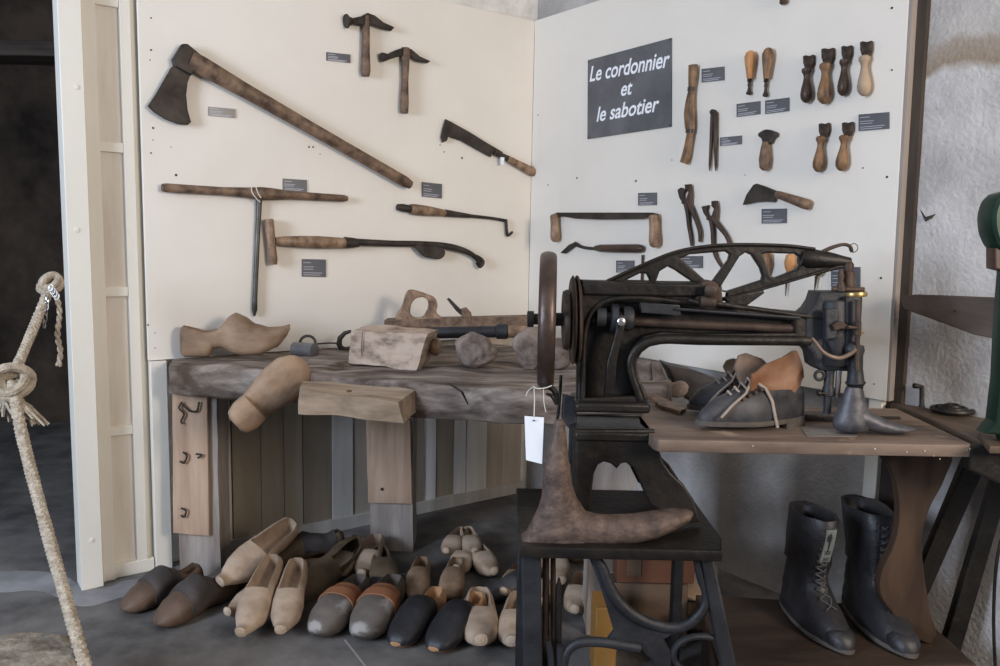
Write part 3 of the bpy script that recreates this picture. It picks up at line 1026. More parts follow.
KINDS = {
    'pointed': dict(zb=[(0, .015), (.04, 0), (.26, 0), (.30, .035), (.45, .04), (.58, .0), (.74, .0), (.9, .06), (1, .12)],
                    zt=[(0, .20), (.05, .262), (.2, .262), (.42, .262), (.5, .275), (.62, .262), (.8, .20), (.9, .185), (.95, .205), (1, .235)],
                    w=[(0, .07), (.04, .11), (.2, .132), (.4, .140), (.62, .160), (.75, .150), (.85, .108), (.92, .068), (1, .056)], op=.50, yo=[(0, 0), (1, .0)]),
    'round': dict(zb=[(0, .015), (.04, 0), (.26, 0), (.30, .03), (.45, .035), (.58, .0), (.78, .0), (.93, .03), (1, .09)],
                  zt=[(0, .19), (.05, .25), (.2, .255), (.42, .265), (.5, .285), (.62, .275), (.8, .23), (.93, .18), (1, .125)],
                  w=[(0, .06), (.04, .10), (.2, .125), (.4, .13), (.62, .158), (.78, .158), (.9, .128), (.97, .09), (1, .05)], op=.46, yo=[(0, 0), (1, .0)]),
    'slipper': dict(zb=[(0, .015), (.03, 0), (.26, 0), (.30, .02), (.45, .02), (.58, .0), (.8, .0), (.93, .02), (1, .06)],
                    zt=[(0, .20), (.05, .26), (.2, .22), (.36, .27), (.48, .33), (.6, .30), (.78, .22), (.92, .15), (1, .085)],
                    w=[(0, .06), (.04, .10), (.2, .12), (.4, .125), (.62, .155), (.78, .155), (.9, .125), (.97, .075), (1, .03)], op=.42, yo=[(0, 0), (1, .0)]),
    'sole': dict(zb=[(0, .02), (.03, 0), (.27, 0), (.285, .075), (.42, .07), (.50, .01), (.60, .0), (.80, .0), (.93, .03), (1, .09)],
                 zt=[(0, .17), (.05, .23), (.2, .25), (.42, .28), (.5, .30), (.62, .28), (.8, .23), (.93, .18), (1, .125)],
                 w=[(0, .07), (.04, .115), (.15, .135), (.27, .130), (.285, .125), (.4, .14), (.62, .175), (.8, .172), (.92, .13), (.97, .09), (1, .04)], op=.46, yo=[(0, 0), (1, .0)]),
    'long': dict(zb=[(0, .03), (.03, 0), (.26, 0), (.285, .085), (.36, .10), (.48, .03), (.56, .012), (.72, .02), (.88, .10), (.96, .20), (1, .29)],
                 zt=[(0, .31), (.04, .345), (.12, .335), (.22, .30), (.32, .31), (.42, .42), (.50, .47), (.58, .43), (.68, .35), (.8, .315), (.92, .32), (.98, .34), (1, .345)],
                 w=[(0, .06), (.04, .105), (.2, .13), (.4, .125), (.6, .155), (.75, .15), (.87, .10), (.95, .055), (1, .02)], op=.40, yo=[(0, 0), (1, .0)]),
}


def clog_mesh(kind, L, wall=.028, x0=0.0, x1=1.0, grow=0.0, cavity=True, zcut=None):
    """Hollow clog of length L, heel at x=0, toe at x=L: a loft with the foot room cut out of it."""
    K = KINDS[kind]
    A = M()
    xs = [x0+(x1-x0)*(i/34) for i in range(35)]
    xs = sorted(set(xs+([0.01, .02, .03, .985, .995] if x0 == 0 and x1 == 1 else [])))
    A.loft([ring(x, interp(K['w'], x)+grow, interp(K['zb'], x)-grow if zcut is None else zcut, interp(K['zt'], x)+grow, yo=interp(K['yo'], x), e=2.5) for x in xs])

    def mesh(mm):
        me = bpy.data.meshes.new('t')
        me.from_pydata([tuple(v*L) for v in mm.v], [], mm.f)
        bm = bmesh.new(); bm.from_mesh(me)
        bmesh.ops.recalc_face_normals(bm, faces=bm.faces)
        bm.to_mesh(me); bm.free()
        return me
    if not cavity:
        return mesh(A)
    B = M()
    rs = []
    op = K['op']
    for x in (.03, .04, .055, .08, .12, .18, .26, .34, op-.04, op-.012, op, op+.012, op+.05, .6, .68, .76, .80, .82):
        w_ = max(interp(K['w'], x)-wall, .02)*(1 if x > .1 else (.55+.45*math.sqrt(max(x-.03, 0)/.07)))
        if x > .7: w_ *= max(.25, 1-((x-.7)/.13)**2)
        zb = interp(K['zb'], x)*.5+.055
        if x < op: zt = .9
        else: zt = interp(K['zt'], x)-wall*.9
        if x >= op and x < op+.02: zt = interp(K['zt'], x)+.03
        if x > .7: zb = zb+(x-.7)*.25
        rs.append(ring(x, w_, zb, max(zt, zb+.03), e=2.4))
    B.loft(rs)
    ma, mb = mesh(A), mesh(B)
    oa = bpy.data.objects.new('a', ma); ob = bpy.data.objects.new('b', mb)
    COL.objects.link(oa); COL.objects.link(ob)
    md = oa.modifiers.new('b', 'BOOLEAN')
    md.operation = 'DIFFERENCE'; md.object = ob; md.solver = 'EXACT'
    dg = bpy.context.evaluated_depsgraph_get()
    me = bpy.data.meshes.new_from_object(oa.evaluated_get(dg))
    bpy.data.objects.remove(oa); bpy.data.objects.remove(ob)
    bpy.data.meshes.remove(ma); bpy.data.meshes.remove(mb)
    return me


def mesh_object(name, me, mt, parent=None, auto=50):
    me.materials.clear()
    me.materials.append(mt)
    me.polygons.foreach_set('use_smooth', [True]*len(me.polygons))
    me.set_sharp_from_angle(angle=math.radians(auto))
    o_ = bpy.data.objects.new(name, me)
    COL.objects.link(o_)
    if parent: o_.parent = parent
    ORG[o_.name] = Vector((0, 0, 0))
    return o_


CL = {k_: clog_mesh(k_, 1.0) for k_ in ('pointed', 'round', 'slipper', 'long', 'sole')}


def pose(o_, p, dirv, up=(0, 0, 1)):
    """Put the object's origin at p with its +X along dirv and +Z near up."""
    x = Vector(dirv).normalized()
    z = Vector(up); z = (z-x*z.dot(x)).normalized()
    y = z.cross(x)
    o_.matrix_world = Matrix(((x.x, y.x, z.x, p[0]), (x.y, y.y, z.y, p[1]), (x.z, y.z, z.z, p[2]), (0, 0, 0, 1)))


def scaled(me, L, wide=1.0, high=1.0):
    m2 = me.copy()
    m2.transform(Matrix.Diagonal((L, L*wide, L*high, 1)))
    return m2


def clog(kind, mt, L, toe, hd, label, z=0.0, tilt=0.0, roll=0.0, wide=1.0, high=1.0, parts=None, group=None, name='clog'):
    """toe: picture point under the toe at height z; hd: heading, 0 = toe to the viewer, + = toe to the left of the picture; tilt raises the heel."""
    tp = atz(toe[0], toe[1], z)
    h = math.radians(hd)
    d = Vector((-math.sin(h), -math.cos(h), 0))
    tl = math.radians(tilt)
    d3 = Vector((d.x*math.cos(tl), d.y*math.cos(tl), -math.sin(tl)))
    side = Vector((0, 0, 1)).cross(d)
    up = Vector((0, 0, 1))*math.cos(math.radians(roll)) + side*math.sin(math.radians(roll))
    heel = tp - d3*L*.97
    body = mesh_object(name, scaled(CL[kind], L, wide, high), mt)
    tag(body, label, 'clog', group)
    for (pn, pm_, pl, fn) in (parts or []):
        q = mesh_object(pn, fn(L, wide, high), pm_, body)
        if pl: q['label'] = pl
    pose(body, heel, d3, up)
    return body


def band(kind, x0, x1, grow=.008, zc=None, thick=.012):
    """A leather shell over part of the clog, open below."""
    def fn(L, wide, high):
        K = KINDS[kind]
        A = M()
        outer, inner = [], []
        for i in range(13):
            x = x0+(x1-x0)*i/12
            wv, zb, zt = interp(K['w'], x), interp(K['zb'], x), interp(K['zt'], x)
            lo = zb+(zt-zb)*(zc if zc is not None else .3)
            o_, n_ = [], []
            for k_ in range(25):
                a_ = math.radians(-25+230*k_/24)
                ca, sa = math.cos(a_), math.sin(a_)
                for lst, g in ((o_, grow), (n_, grow-thick)):
                    y = (wv+g)*math.copysign(abs(ca)**(2/2.5), ca)
                    zz = (zb+zt)/2+((zt-zb)/2+g)*math.copysign(abs(sa)**(2/2.5), sa)
                    lst.append(Vector((x, y, max(zz, lo))))
            outer.append(o_+n_[::-1])
        A.loft(outer)
        me = bpy.data.meshes.new('band')
        me.from_pydata([(v.x*L, v.y*L*wide, v.z*L*high) for v in A.v], [], A.f)
        bm = bmesh.new(); bm.from_mesh(me)
        bmesh.ops.recalc_face_normals(bm, faces=bm.faces)
        bm.to_mesh(me); bm.free()
        return me
    return fn


def toecut(L, wide, high):
    """The round sawn end of the toe beak."""
    K = KINDS['pointed']
    A = M()
    A.lathe((1.0, 0, .1775), (1.006, 0, .1775), [(0, .046), (.6, .044), (1, .036)], 18)
    A.lathe((1.004, 0, .17), (1.009, 0, .17), [(0, .006), (1, .005)], 8)
    me = bpy.data.meshes.new('toe_end')
    me.from_pydata([(v.x*L, v.y*L*wide, v.z*L*high) for v in A.v], [], A.f)
    return me


TOEW = mk('sawn_toe_wood', (0.45, 0.33, 0.23), (0.60, 0.47, 0.35), 30, 0.8)
TP = [('toe_end', TOEW, None, toecut)]
G1 = 'wooden clogs on the floor'
# the row from the left
clog('slipper', CLOGB, .31, (124, 616), 34, 'brown clog with dark leather upper, outermost on the left of the row', parts=[('leather_upper', LEATHD, 'dark worn leather upper', band('slipper', .34, .70, .012, .30))], group=G1, wide=1.12, high=1.2)
clog('slipper', CLOGB, .33, (158, 631), 30, 'brown clog with dark leather upper, second from the left, nearer the viewer', parts=[('leather_upper', LEATHD, 'dark worn leather upper', band('slipper', .34, .70, .012, .30))], group=G1, wide=1.12, high=1.2)
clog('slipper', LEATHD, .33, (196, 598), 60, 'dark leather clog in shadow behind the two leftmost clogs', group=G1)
clog('pointed', CLOGL, .37, (219, 590), 30, 'large pale clog tipped on its side over the others, wide opening towards the viewer', z=.06, tilt=16, roll=32, parts=TP, group=G1)
clog('pointed', CLOGL, .27, (229, 624), 18, 'small pale clog half hidden under the large tipped one', group=G1, parts=TP)
clog('pointed', CLOGL, .36, (244, 645), 2, 'pale pointed clog with long opening, left one of the front pair', tilt=17, parts=TP, group=G1, wide=.92)
clog('pointed', CLOGL, .34, (282, 642), -4, 'pale pointed clog with long opening, right one of the front pair beside the bench leg', tilt=16, parts=TP, group=G1, wide=.95)
clog('slipper', CLOGO, .28, (228, 562), 80, 'dark brown clog lying far back against the plank wall, left of the dark leather one', group=G1)
clog('slipper', CLOGO, .31, (267, 569), 70, 'dark clog with a raised leather heel lying across the back of the row', z=.04, tilt=10, parts=[('leather_upper', LEATHD, None, band('slipper', .1, .5, .01, .3))], group=G1)
clog('round', CLOGT, .28, (262, 580), 66, 'light brown round clog tip showing between the pale pairs', group=G1)
clog('round', CLOGO, .36, (292, 600), 24, 'brown clog with dark line, standing askew left of the small pale pair', tilt=14, roll=60, group=G1)
clog('pointed', CLOGL, .28, (331, 585), 14, 'small pale clog with knob toe, left of the pair behind the russet banded clogs', parts=TP, group=G1, wide=1.15, tilt=8)
clog('pointed', CLOGL, .275, (362, 583), 4, 'small pale clog with knob toe, right of the pair behind the russet banded clogs', parts=TP, group=G1, wide=1.15, tilt=8)
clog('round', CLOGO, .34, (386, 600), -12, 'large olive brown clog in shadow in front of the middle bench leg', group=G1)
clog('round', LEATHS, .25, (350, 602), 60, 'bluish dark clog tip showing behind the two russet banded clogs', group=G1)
RB = [('leather_band', LEATHR, 'russet leather band', band('round', .36, .62, .010, .2))]
clog('round', CLOGW, .36, (318, 643), 14, 'grey worn clog with russet leather band, left one of the pair', parts=RB, group=G1, wide=1.1, high=1.12)
clog('round', CLOGW, .37, (362, 646), 10, 'grey worn clog with russet leather band and white scuffed toe, right one of the pair', parts=RB, group=G1, wide=1.12, high=1.12)
clog('round', CLOGT, .29, (415, 604), 0, 'tan clog with square cut opening, left of the pair behind the black ones', group=G1, wide=1.0)
clog('round', CLOGT, .29, (449, 604), 3, 'tan clog with square cut opening, right of the pair behind the black ones', group=G1, wide=1.0)
BB = lambda: [('leather_upper', LEATHK, 'black leather upper', band('slipper', .34, .985, .010, .28))]
clog('slipper', SOLEO, .34, (396, 651), 20, 'black leather topped clog with orange wooden sole, left one of the pair', parts=BB(), group=G1, wide=1.0)
clog('slipper', SOLEO, .34, (434, 656), 24, 'black leather topped clog with orange wooden sole, right one of the pair', parts=BB(), group=G1, wide=1.05)
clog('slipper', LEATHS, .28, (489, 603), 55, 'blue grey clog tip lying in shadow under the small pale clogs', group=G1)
clog('pointed', CLOGL, .35, (480, 657), -2, 'pale knob toed clog at the front right, left one of the pair', parts=TP, group=G1, wide=1.1)
clog('pointed', CLOGL, .33, (511, 657), 6, 'pale knob toed clog at the front right beside the iron stand leg', parts=TP, group=G1, wide=1.05)
clog('pointed', CLOGL, .24, (446, 560), 14, 'small pale clog at the far back, left one of the top pair', z=.03, parts=TP, group=G1, wide=1.1)
clog('pointed', CLOGL, .24, (474, 560), -10, 'small pale clog at the far back, right one of the top pair', z=.03, parts=TP, group=G1, wide=1.1)
clog('pointed', CLOGL, .26, (456, 579), 10, 'small pale clog under the top pair at the back', parts=TP, group=G1, wide=1.1)
clog('pointed', CLOGL, .29, (493, 583), -18, 'pale clog with dark opening, right of the small back pair', parts=TP, group=G1, wide=1.0)
clog('pointed', CLOGT, .29, (504, 604), 20, 'tan knob toed clog just left of the iron stand leg', parts=TP, group=G1, wide=1.0)
clog('pointed', CLOGL, .29, (531, 586), 8, 'pale clog partly hidden behind the left leg of the iron stand', z=.03, parts=TP, group=G1)
clog('pointed', CLOGL, .28, (541, 614), 2, 'pale clog seen between the iron stand leg and the upright rods', parts=TP, group=G1)
clog('pointed', CLOGL, .30, (560, 592), -4, 'pale clog seen just right of the upright rods of the iron stand', z=.04, tilt=8, parts=TP, group=G1)
clog('pointed', CLOGL, .29, (574, 622), 10, 'pale clog on the floor left of the white bench leg under the stand', parts=TP, group=G1)
clog('pointed', CLOGL, .25, (585, 568), -20, 'small pale clog furthest back under the iron stand', parts=TP, group=G1)
clog('round', CLOGL, .26, (690, 606), 30, 'pale clog behind the brown box, seen through the iron scroll', group=G1, z=.10)
clog('round', CLOGT, .26, (694, 636), 20, 'tan clog low behind the brown box, seen through the iron scroll', group=G1, z=.0)

# the clog lying on the bench and the one hanging over its edge
q = atz(187, 357, BZ+.008)
e_ = atz(287, 356, BZ+.008)
d = (e_-q); d.z = 0
c_ = mesh_object('clog', scaled(CL['long'], d.length*1.09, .95, .90), CLOGT)
pose(c_, q-d.normalized()*.02+Vector((0, .0, .0)), d)
tag(c_, 'large tan clog with upturned toe standing on the left end of the bench', 'clog')
L2 = .50
c_ = mesh_object('clog', scaled(CL['sole'], .31, 1.38, 1.0), CLOGT)
tag(c_, 'orange tan clog hanging over the front edge of the bench, sole towards the viewer', 'clog')
hp, tp_ = at(237, 426, 2.64), at(288, 380, 2.73)
pose(c_, hp+Vector((0, -.0, 0)), tp_-hp, Vector((.2, 1, .45)))

# ------------------------------------------------------------------ things lying on the bench
BT = BZ+.006
# steel cup with a ring
t = thing('iron_socket', 'short grey steel cylinder with an iron ring beside the large clog', 'tool', atz(304, 359, BT))
m = M()
a, b = atz(294, 355, BT), atz(315, 357, BT)
r_ = .026
m.lathe(a+ZA*r_, b+ZA*r_, [(0, r_*.8), (.02, r_), (.9, r_*1.02), (.98, r_*1.1), (1, r_*.9)], 22)
m.build('cup', GLASSG, t)
m = M()
cc = atz(306, 356, BT)+Vector((0, .03, .045))
m.tube([cc+Vector((.030*math.cos(a_), .004*math.sin(2*a_), .030*math.sin(a_))) for a_ in [2*math.pi*i/20 for i in range(20)]], .0055, 8, closed=True)
m.build('ring', STEELD, t)

t = thing('holdfast', 'thin iron rod with dark hooked end behind the pale wood block', 'hook', atz(345, 352, BT))
m = M()
yb = atz(345, 351, BT).y+.06
m.tube([at(316, 344, yb), at(330, 343, yb), at(340, 343.5, yb)], .0035, 6)
m.build('rod', STEELD, t)
m = M()
m.tube([at(x, y, yb) for x, y in ((351, 331), (345, 333), (340, 338), (339, 344), (341, 348), (346, 350), (352, 348))], [.006, .009, .011, .012, .012, .011, .008], 8)
m.build('hook', STEELD, t)

# pale wood block
t = thing('wood_block', 'large pale pinkish wooden block with rounded top and crack lying on the bench', 'block', atz(388, 368, BT))
m = M()
y0, y1 = 3.0, 2.86
P4 = [at(349, 356.5, y0), at(416, 373, y1), at(428, 333.5, y1), at(351, 330.5, y0)]
off_ = Vector((.03, .19, 0))
pts = [P4[0], P4[1], P4[1]+off_, P4[0]+off_, P4[3], P4[2], P4[2]+off_*.9, P4[3]+off_*.9]
for p in pts[:4]: p.z = BT+.0
m.hexa(pts)
m.rough(maxlen=.03, amp=.012, scale=9)
m.build('block', WOODPALE, t, auto=60)
m = M()
a_, b2 = at(362, 332, y0-.045), at(361, 356, y0-.045)
m.tube([a_+Vector((0, .01, 0)), (a_+b2)/2+Vector((0, .006, 0)), b2+Vector((0, .01, 0))], [.001, .0015, .001], 6)
m.build('crack', HOLE, t)

# knob end of a tool behind the block
m = M()
y_ = 2.98
m.lathe(at(424, 346, y_), at(441, 347, y_), [(0, .012), (.2, .014), (.4, .026), (.6, .034), (.85, .032), (1, .018)], 18)
tag(m.build('turned_mallet', HNDL), 'turned light brown mallet end right of the pale block', 'mallet')

# plane body with saw-style handle, long and dark
t = thing('hand_plane', 'long brown wooden hand plane with looped handle at the back of the bench', 'plane', atz(450, 340, BT))
ypl = 3.42
m = M()
m.hexa([at(384, 327, ypl), at(530, 329, ypl), at(530, 329, ypl)+Vector((0, .09, 0)), at(384, 327, ypl)+Vector((0, .09, 0)),
        at(384, 320, ypl), at(530, 316.5, ypl), at(530, 316.5, ypl)+Vector((0, .09, 0)), at(384, 320, ypl)+Vector((0, .09, 0))])
m.build('plane_body', HND, t, bevel=.004)
m = M()
m.slab(FY(ypl+.04), [[(396, 321), (402, 305), (407, 291), (409, 290), (418, 291.5), (428, 295), (434, 298), (437, 306), (436, 313), (441, 319)],
                     [(411, 316), (410, 308), (413, 301), (420, 297.5), (426, 299), (428, 304), (426, 311), (421, 317)]], .035, .007, smooth=True)
m.build('handle', HNDL, t)
m = M()
yw = ypl+.03
m.slab(FY(yw), [(446.5, 299), (449, 298), (460, 309), (471, 315), (470, 318), (463, 317), (456, 311)], .02, .003)
m.build('plane_iron', STEELD, t)
m = M()
m.slab(FY(yw), [(461, 309), (466, 307.5), (471, 313), (472, 318), (462, 318)], .028, .004)
m.build('wedge', HND, t)

# black cylinder-headed mallet
t = thing('iron_bar_tool', 'thick black bar with brown round wooden shaft lying in front of the plane', 'tool', atz(480, 350, BT))
m = M()
yb = 3.2
m.lathe(at(428, 333, yb), at(503, 331.5, yb), [(0, .020), (.02, .023), (.98, .023), (1, .02)], 18)
m.lathe(at(496, 331.5, yb), at(508, 331.5, yb), [(0, .025), (.1, .03), (.9, .03), (1, .025)], 18)
m.build('black_shaft', IRONB, t)
m = M()
m.lathe(at(508, 331.5, yb), at(545, 333, yb), [(0, .024), (.5, .025), (1, .024)], 18)
m.build('wooden_end', HNDL, t)


def stump(name, label, lo, hi, y_, amp=.012):
    a_, b2 = at(lo[0], lo[1], y_), at(hi[0], hi[1], y_)
    c0 = (a_+b2)/2
    m_ = M()
    m_.ball((0, 0, 0), 1, 16, (abs(b2.x-a_.x)/2*1.06, abs(b2.x-a_.x)/2*.9, abs(a_.z-b2.z)/2*1.08))
    m_.v = [Vector((v.x, v.y, v.z))+c0 for v in m_.v]
    m_.rough(maxlen=.012, amp=amp, scale=18)
    o_ = m_.build(name, WOODG2, auto=60)
    return tag(o_, label, 'wooden block')


WOODG2 = mk('stump_wood', (0.11, 0.08, 0.065), (0.34, 0.28, 0.24), 13, 0.85, bump=0.5)
stump('wooden_ball', 'rough round grey wooden lump on the bench, right of the knob', (456, 366), (495, 335), 2.95)
stump('wooden_ball', 'rough rounded grey wooden lump just behind the handwheel', (514, 367), (548, 329), 3.0)
stump('wooden_ball', 'smaller rough wooden lump right of the handwheel behind the pulley', (542, 369), (572, 340), 2.95)
m = M()
m.slab(FY(2.9), [(636, 364), (652, 362), (653, 394), (640, 398)], .1, .01)
m.rough(maxlen=.03, amp=.006, scale=12)
tag(m.build('wood_offcut', WOODG2, auto=60), 'upright grey wood offcut behind the machine column', 'wooden block')
m = M()
m.slab(FY(2.86), [(653, 364), (661, 363), (668, 388), (664, 400), (655, 398)], .08, .01)
m.rough(maxlen=.03, amp=.006, scale=12)
tag(m.build('wood_offcut', WOODG2, auto=60), 'narrow slanting wood offcut beside the upright one behind the table', 'wooden block')
m = M()
m.ball(at(677, 389, 2.85), .036, 14, (1, .9, .85))
m.rough(maxlen=.014, amp=.009, scale=22)
tag(m.build('wooden_ball', WOODG2, auto=60), 'small knobbly wooden lump behind the table left of the old shoe', 'wooden block')
m = M()
m.slab(FY(3.0), [(664, 363), (685, 368), (720, 380), (722, 402), (690, 403), (676, 388)], .10, .012)
m.rough(maxlen=.04, amp=.01, scale=9)
tag(m.build('leather_scrap', LEATHD, auto=60), 'dark heap of leather behind the table under the right board', 'leather')

# ================================================================== the patching machine
YM = 2.2
FM = FY(YM)


def fslab(loops, y0, t_, bev=.003, smooth=False):
    """Slab whose front face is at depth y0 and thickness t_ goes away from the viewer; picture points on its front face."""
    return M().slab(FY(y0+t_), loops, t_, bev, smooth=smooth)


mach = thing('sewing_machine', 'old black cast iron leather patching machine with long arm and big handwheel', 'sewing machine', (.3, 2.2, .55))
# handwheel
m = M()
hc = at(547, 320, YM)
Rr = 0.172
HR = Vector((hc.x, hc.y, 0)).normalized()      # the wheel is turned a little on its axis
HX = Vector((HR.y, -HR.x, 0))
N_ = 40
rings = []
for i in range(N_):
    a_ = 2*math.pi*i/N_
    rd = HR*math.cos(a_)+ZA*math.sin(a_)
    rings.append([hc+rd*(Rr+.013*math.cos(b_))+HX*(.0225*math.sin(b_)) for b_ in [2*math.pi*j/12 for j in range(12)]])
m.loft(rings, closed=True)
wheel = m.build('handwheel', RUSTW, mach)
for i in range(5):
    a_ = 2*math.pi*(i+.25)/5
    rd = HR*math.cos(a_)+ZA*math.sin(a_)
    m = M()
    m.tube([hc+rd*.02, hc+rd*.09, hc+rd*(Rr-.006)], [.012, .008, .010], 8, flat=(1, 1))
    m.build('spoke', RUSTW, wheel, org=ORG[mach.name])
m = M()
m.lathe(at(527, 319, YM), at(566, 319.5, YM), [(0, .019), (.02, .022), (.17, .022), (.175, .015), (.4, .015), (.41, .026), (.7, .026), (.71, .018), (1, .018)], 20)
m.build('wheel_hub', IRON, mach)
m = M()
cy = 320
m.lathe(at(563, cy, YM), at(580, cy, YM), [(0, .02), (.01, .078), (.22, .082), (.30, .082), (.31, .06), (.42, .06), (.45, .112), (.55, .120), (.60, .120), (.64, .100), (.72, .100), (.76, .120), (.86, .120), (.95, .112), (.96, .03), (1, .03)], 36)
m.build('pulley', BROWNI, mach)

# column and arm casting: a rear web with a raised frame around the recesses
OUT = [(581.5, 280), (704, 286), (716, 300), (724, 306), (800, 312), (812, 318), (812, 350), (806, 347), (796, 346), (700, 345.5), (664, 344), (650, 347), (642, 353), (637, 362), (639, 376), (645, 390), (649, 400), (648, 412), (577, 412), (578, 340)]
H = [(585, 398), (586, 330), (590, 318), (598, 308), (609, 302), (650, 303), (690, 308), (700, 313), (795, 321), (795, 333), (700, 334), (662, 332), (645, 336), (633, 346), (627, 360), (629, 378), (636, 396)]
m = fslab(OUT, 2.18, .05, .006)
m.v = m.v
web = m.build('arm_web', IRON, mach, auto=30)
m = fslab([OUT, H], 2.145, .04, .006)
m.build('column_and_arm', IRON, mach, auto=30)
# the curved raised rib and the arm's round edges
m = M()


def ycurve(pts, y_, rpx, n=10, flat=None):
    ps_ = [at(px, py, y_) for px, py in pts]
    out, rr = [], []
    if not isinstance(rpx, (list, tuple)): rpx = [rpx]*len(pts)
    for i in range(len(ps_)-1):
        p0, p1, p2, p3 = ps_[max(i-1, 0)], ps_[i], ps_[i+1], ps_[min(i+2, len(ps_)-1)]
        for j in range(5):
            t_ = j/5
            out.append(0.5*((2*p1)+(p2-p0)*t_+(2*p0-5*p1+4*p2-p3)*t_*t_+(3*p1-p0-3*p2+p3)*t_**3))
            rr.append(rpx[i]*(1-t_)+rpx[i+1]*t_)
    out.append(ps_[-1]); rr.append(rpx[-1])
    kk = mpx(ps_[0])
    return M().tube(out, [r*kk for r in rr], n, flat=flat, up=(0, -1, 0))


def join(*ms):
    r = M()
    for q in ms:
        r.add(q.v, q.f)
        r.sm[-len(q.f):] = q.sm
    return r


m = join(ycurve([(583, 396), (584, 345), (588, 320), (598, 306), (614, 299), (645, 298), (680, 302), (708, 304), (740, 307), (825, 319)], 2.145, [2.5, 2.5, 2.8, 3, 3, 3, 3, 3, 2.6, 2.4]),
         ycurve([(641, 400), (633, 378), (630, 362), (636, 350), (648, 342), (668, 339), (720, 340), (810, 341)], 2.145, [3.5, 4, 4.5, 5, 5, 5, 5, 5]))
m.build('raised_rib', IRON, mach)
m = M()
m.lathe(at(592, 320, 2.165), at(806, 329, 2.165), [(0, .012), (.06, .012), (.061, .017), (.12, .017), (.121, .0125), (1, .0125)], 16)
m.build('drive_shaft', BROWNI, mach)
m = M()
m.lathe(at(596, 317, 2.15), at(634, 319, 2.15), [(0, .014), (.01, .026), (.25, .026), (.26, .016), (.38, .016), (.39, .036), (.55, .038), (.56, .02), (.68, .02), (.7, .032), (.85, .034), (.95, .03), (1, .02)], 22)
m.build('cam', IRONB, mach)
m = M()
m.slab(FY(2.13), [(616, 317), (621, 314), (626, 317), (624.5, 330), (620, 345), (617, 362), (615, 395), (604, 395), (607, 362), (612, 345), (616, 330)], .016, .004)
crk = m.build('crank_arm', IRON, mach)
m = M()
p = at(621, 321.5, 2.115)
m.lathe(p, p+Vector((0, -.012, 0)), [(0, .011), (.8, .011), (1, .008)], 12)
m.build('bolt', CHROME, crk, org=ORG[mach.name])
# column foot flange
m = M()
pA, pB = at(575, 402, 2.125), at(650, 413, 2.125)
m.box((pA.x, 2.115, pB.z-.001), (pB.x, 2.27, pA.z))
m.build('foot_flange', IRON, mach, bevel=.008)
# top cover and hinge of the truss lever
m = M()
a_, b2 = at(582, 281, 2.15), at(704, 297, 2.15)
m.box((a_.x, 2.134, b2.z), (b2.x, 2.255, a_.z-.001))
m.build('top_cover', IRON, mach, bevel=.006)
m = join(fslab([(699, 288), (703, 282), (713, 281), (720, 287), (723, 300), (722, 306), (698, 305)], 2.135, .05, .006, True),
         M().lathe(at(700, 301, 2.12), at(716, 302, 2.12), [(0, .012), (.1, .014), (.9, .014), (1, .01)], 12),
         M().lathe(at(711, 290, 2.14), at(711, 290, 2.10), [(0, .016), (.9, .016), (1, .01)], 14))
m.build('hinge_bracket', BROWNI, mach)
m = join(ycurve([(688, 300), (700, 303), (720, 304), (745, 308)], 2.12, [2.2, 2.6, 2.6, 2.0]),
         fslab([(724, 298), (764, 290), (765, 293), (747, 306), (730, 305)], 2.15, .03, .004))
m.build('link_lever', IRON, mach)
m = join(fslab([(640, 302.5), (680, 305), (681, 316), (642, 313)], 2.135, .03, .003), M().lathe(at(676, 309, 2.13), at(800, 318, 2.13), [(0, .004), (1, .004)], 8))
m.build('tension_rod', IRONB, mach)

# truss lever
TO = [(606, 282), (640, 267.5), (672, 254.5), (700, 247.5), (735, 245), (785, 246), (815, 249.5), (842, 256.5), (852, 258.5), (852, 268), (840, 269), (800, 279.5), (760, 291), (727, 301), (718, 302), (712, 292), (700, 285), (650, 284)]
TH_ = [[(627, 280), (640, 273.5), (647, 274), (650, 280.5)],
       [(656.5, 281), (660, 271.5), (668, 266.5), (675, 270), (692, 281.5)],
       [(681.5, 258.5), (690, 254.5), (726, 251.5), (730, 254.5), (728.5, 260), (713, 281), (707, 281.5)],
       [(722, 285.5), (740, 256.5), (746, 252.5), (752, 255), (760.5, 268), (763, 276), (762, 280), (728, 291), (723, 290)],
       [(763, 254.5), (767, 253), (796, 254), (800, 257), (801, 263), (798, 269), (776, 277.5), (771.5, 276)]]
m = fslab([TO]+TH_, 2.175, .022, .005)
tr = m.build('truss_lever', IRON, mach, auto=30)
m = join(ycurve([(607, 281), (640, 266), (672, 253), (700, 247), (735, 244.5), (785, 245.5), (815, 249)], 2.172, 1.6),
         ycurve([(719, 300), (760, 289.5), (800, 278), (838, 267)], 2.172, 1.6))
m.build('raised_edge', IRON, tr, org=ORG[mach.name])
m = M()
m.lathe(at(800, 258, 2.186), at(850, 262, 2.186), [(0, .022), (.15, .028), (.6, .022), (.9, .014), (1, .012)], 18)
m.build('lever_neck', IRON, tr, org=ORG[mach.name])
m = join(ycurve([(822, 252), (832, 247.5), (843, 244.5), (850, 246.5), (852, 252)], 2.18, [2.0, 2.0, 1.6, 1.8, 1.6]),
         M().tube([at(853.5, 248, 2.18)+Vector((.0115*math.cos(a_), 0, .0115*math.sin(a_))) for a_ in [2*math.pi*i/20 for i in range(20)]], .0011, 6, closed=True))
m.build('wire_spring', BROWNI, mach)

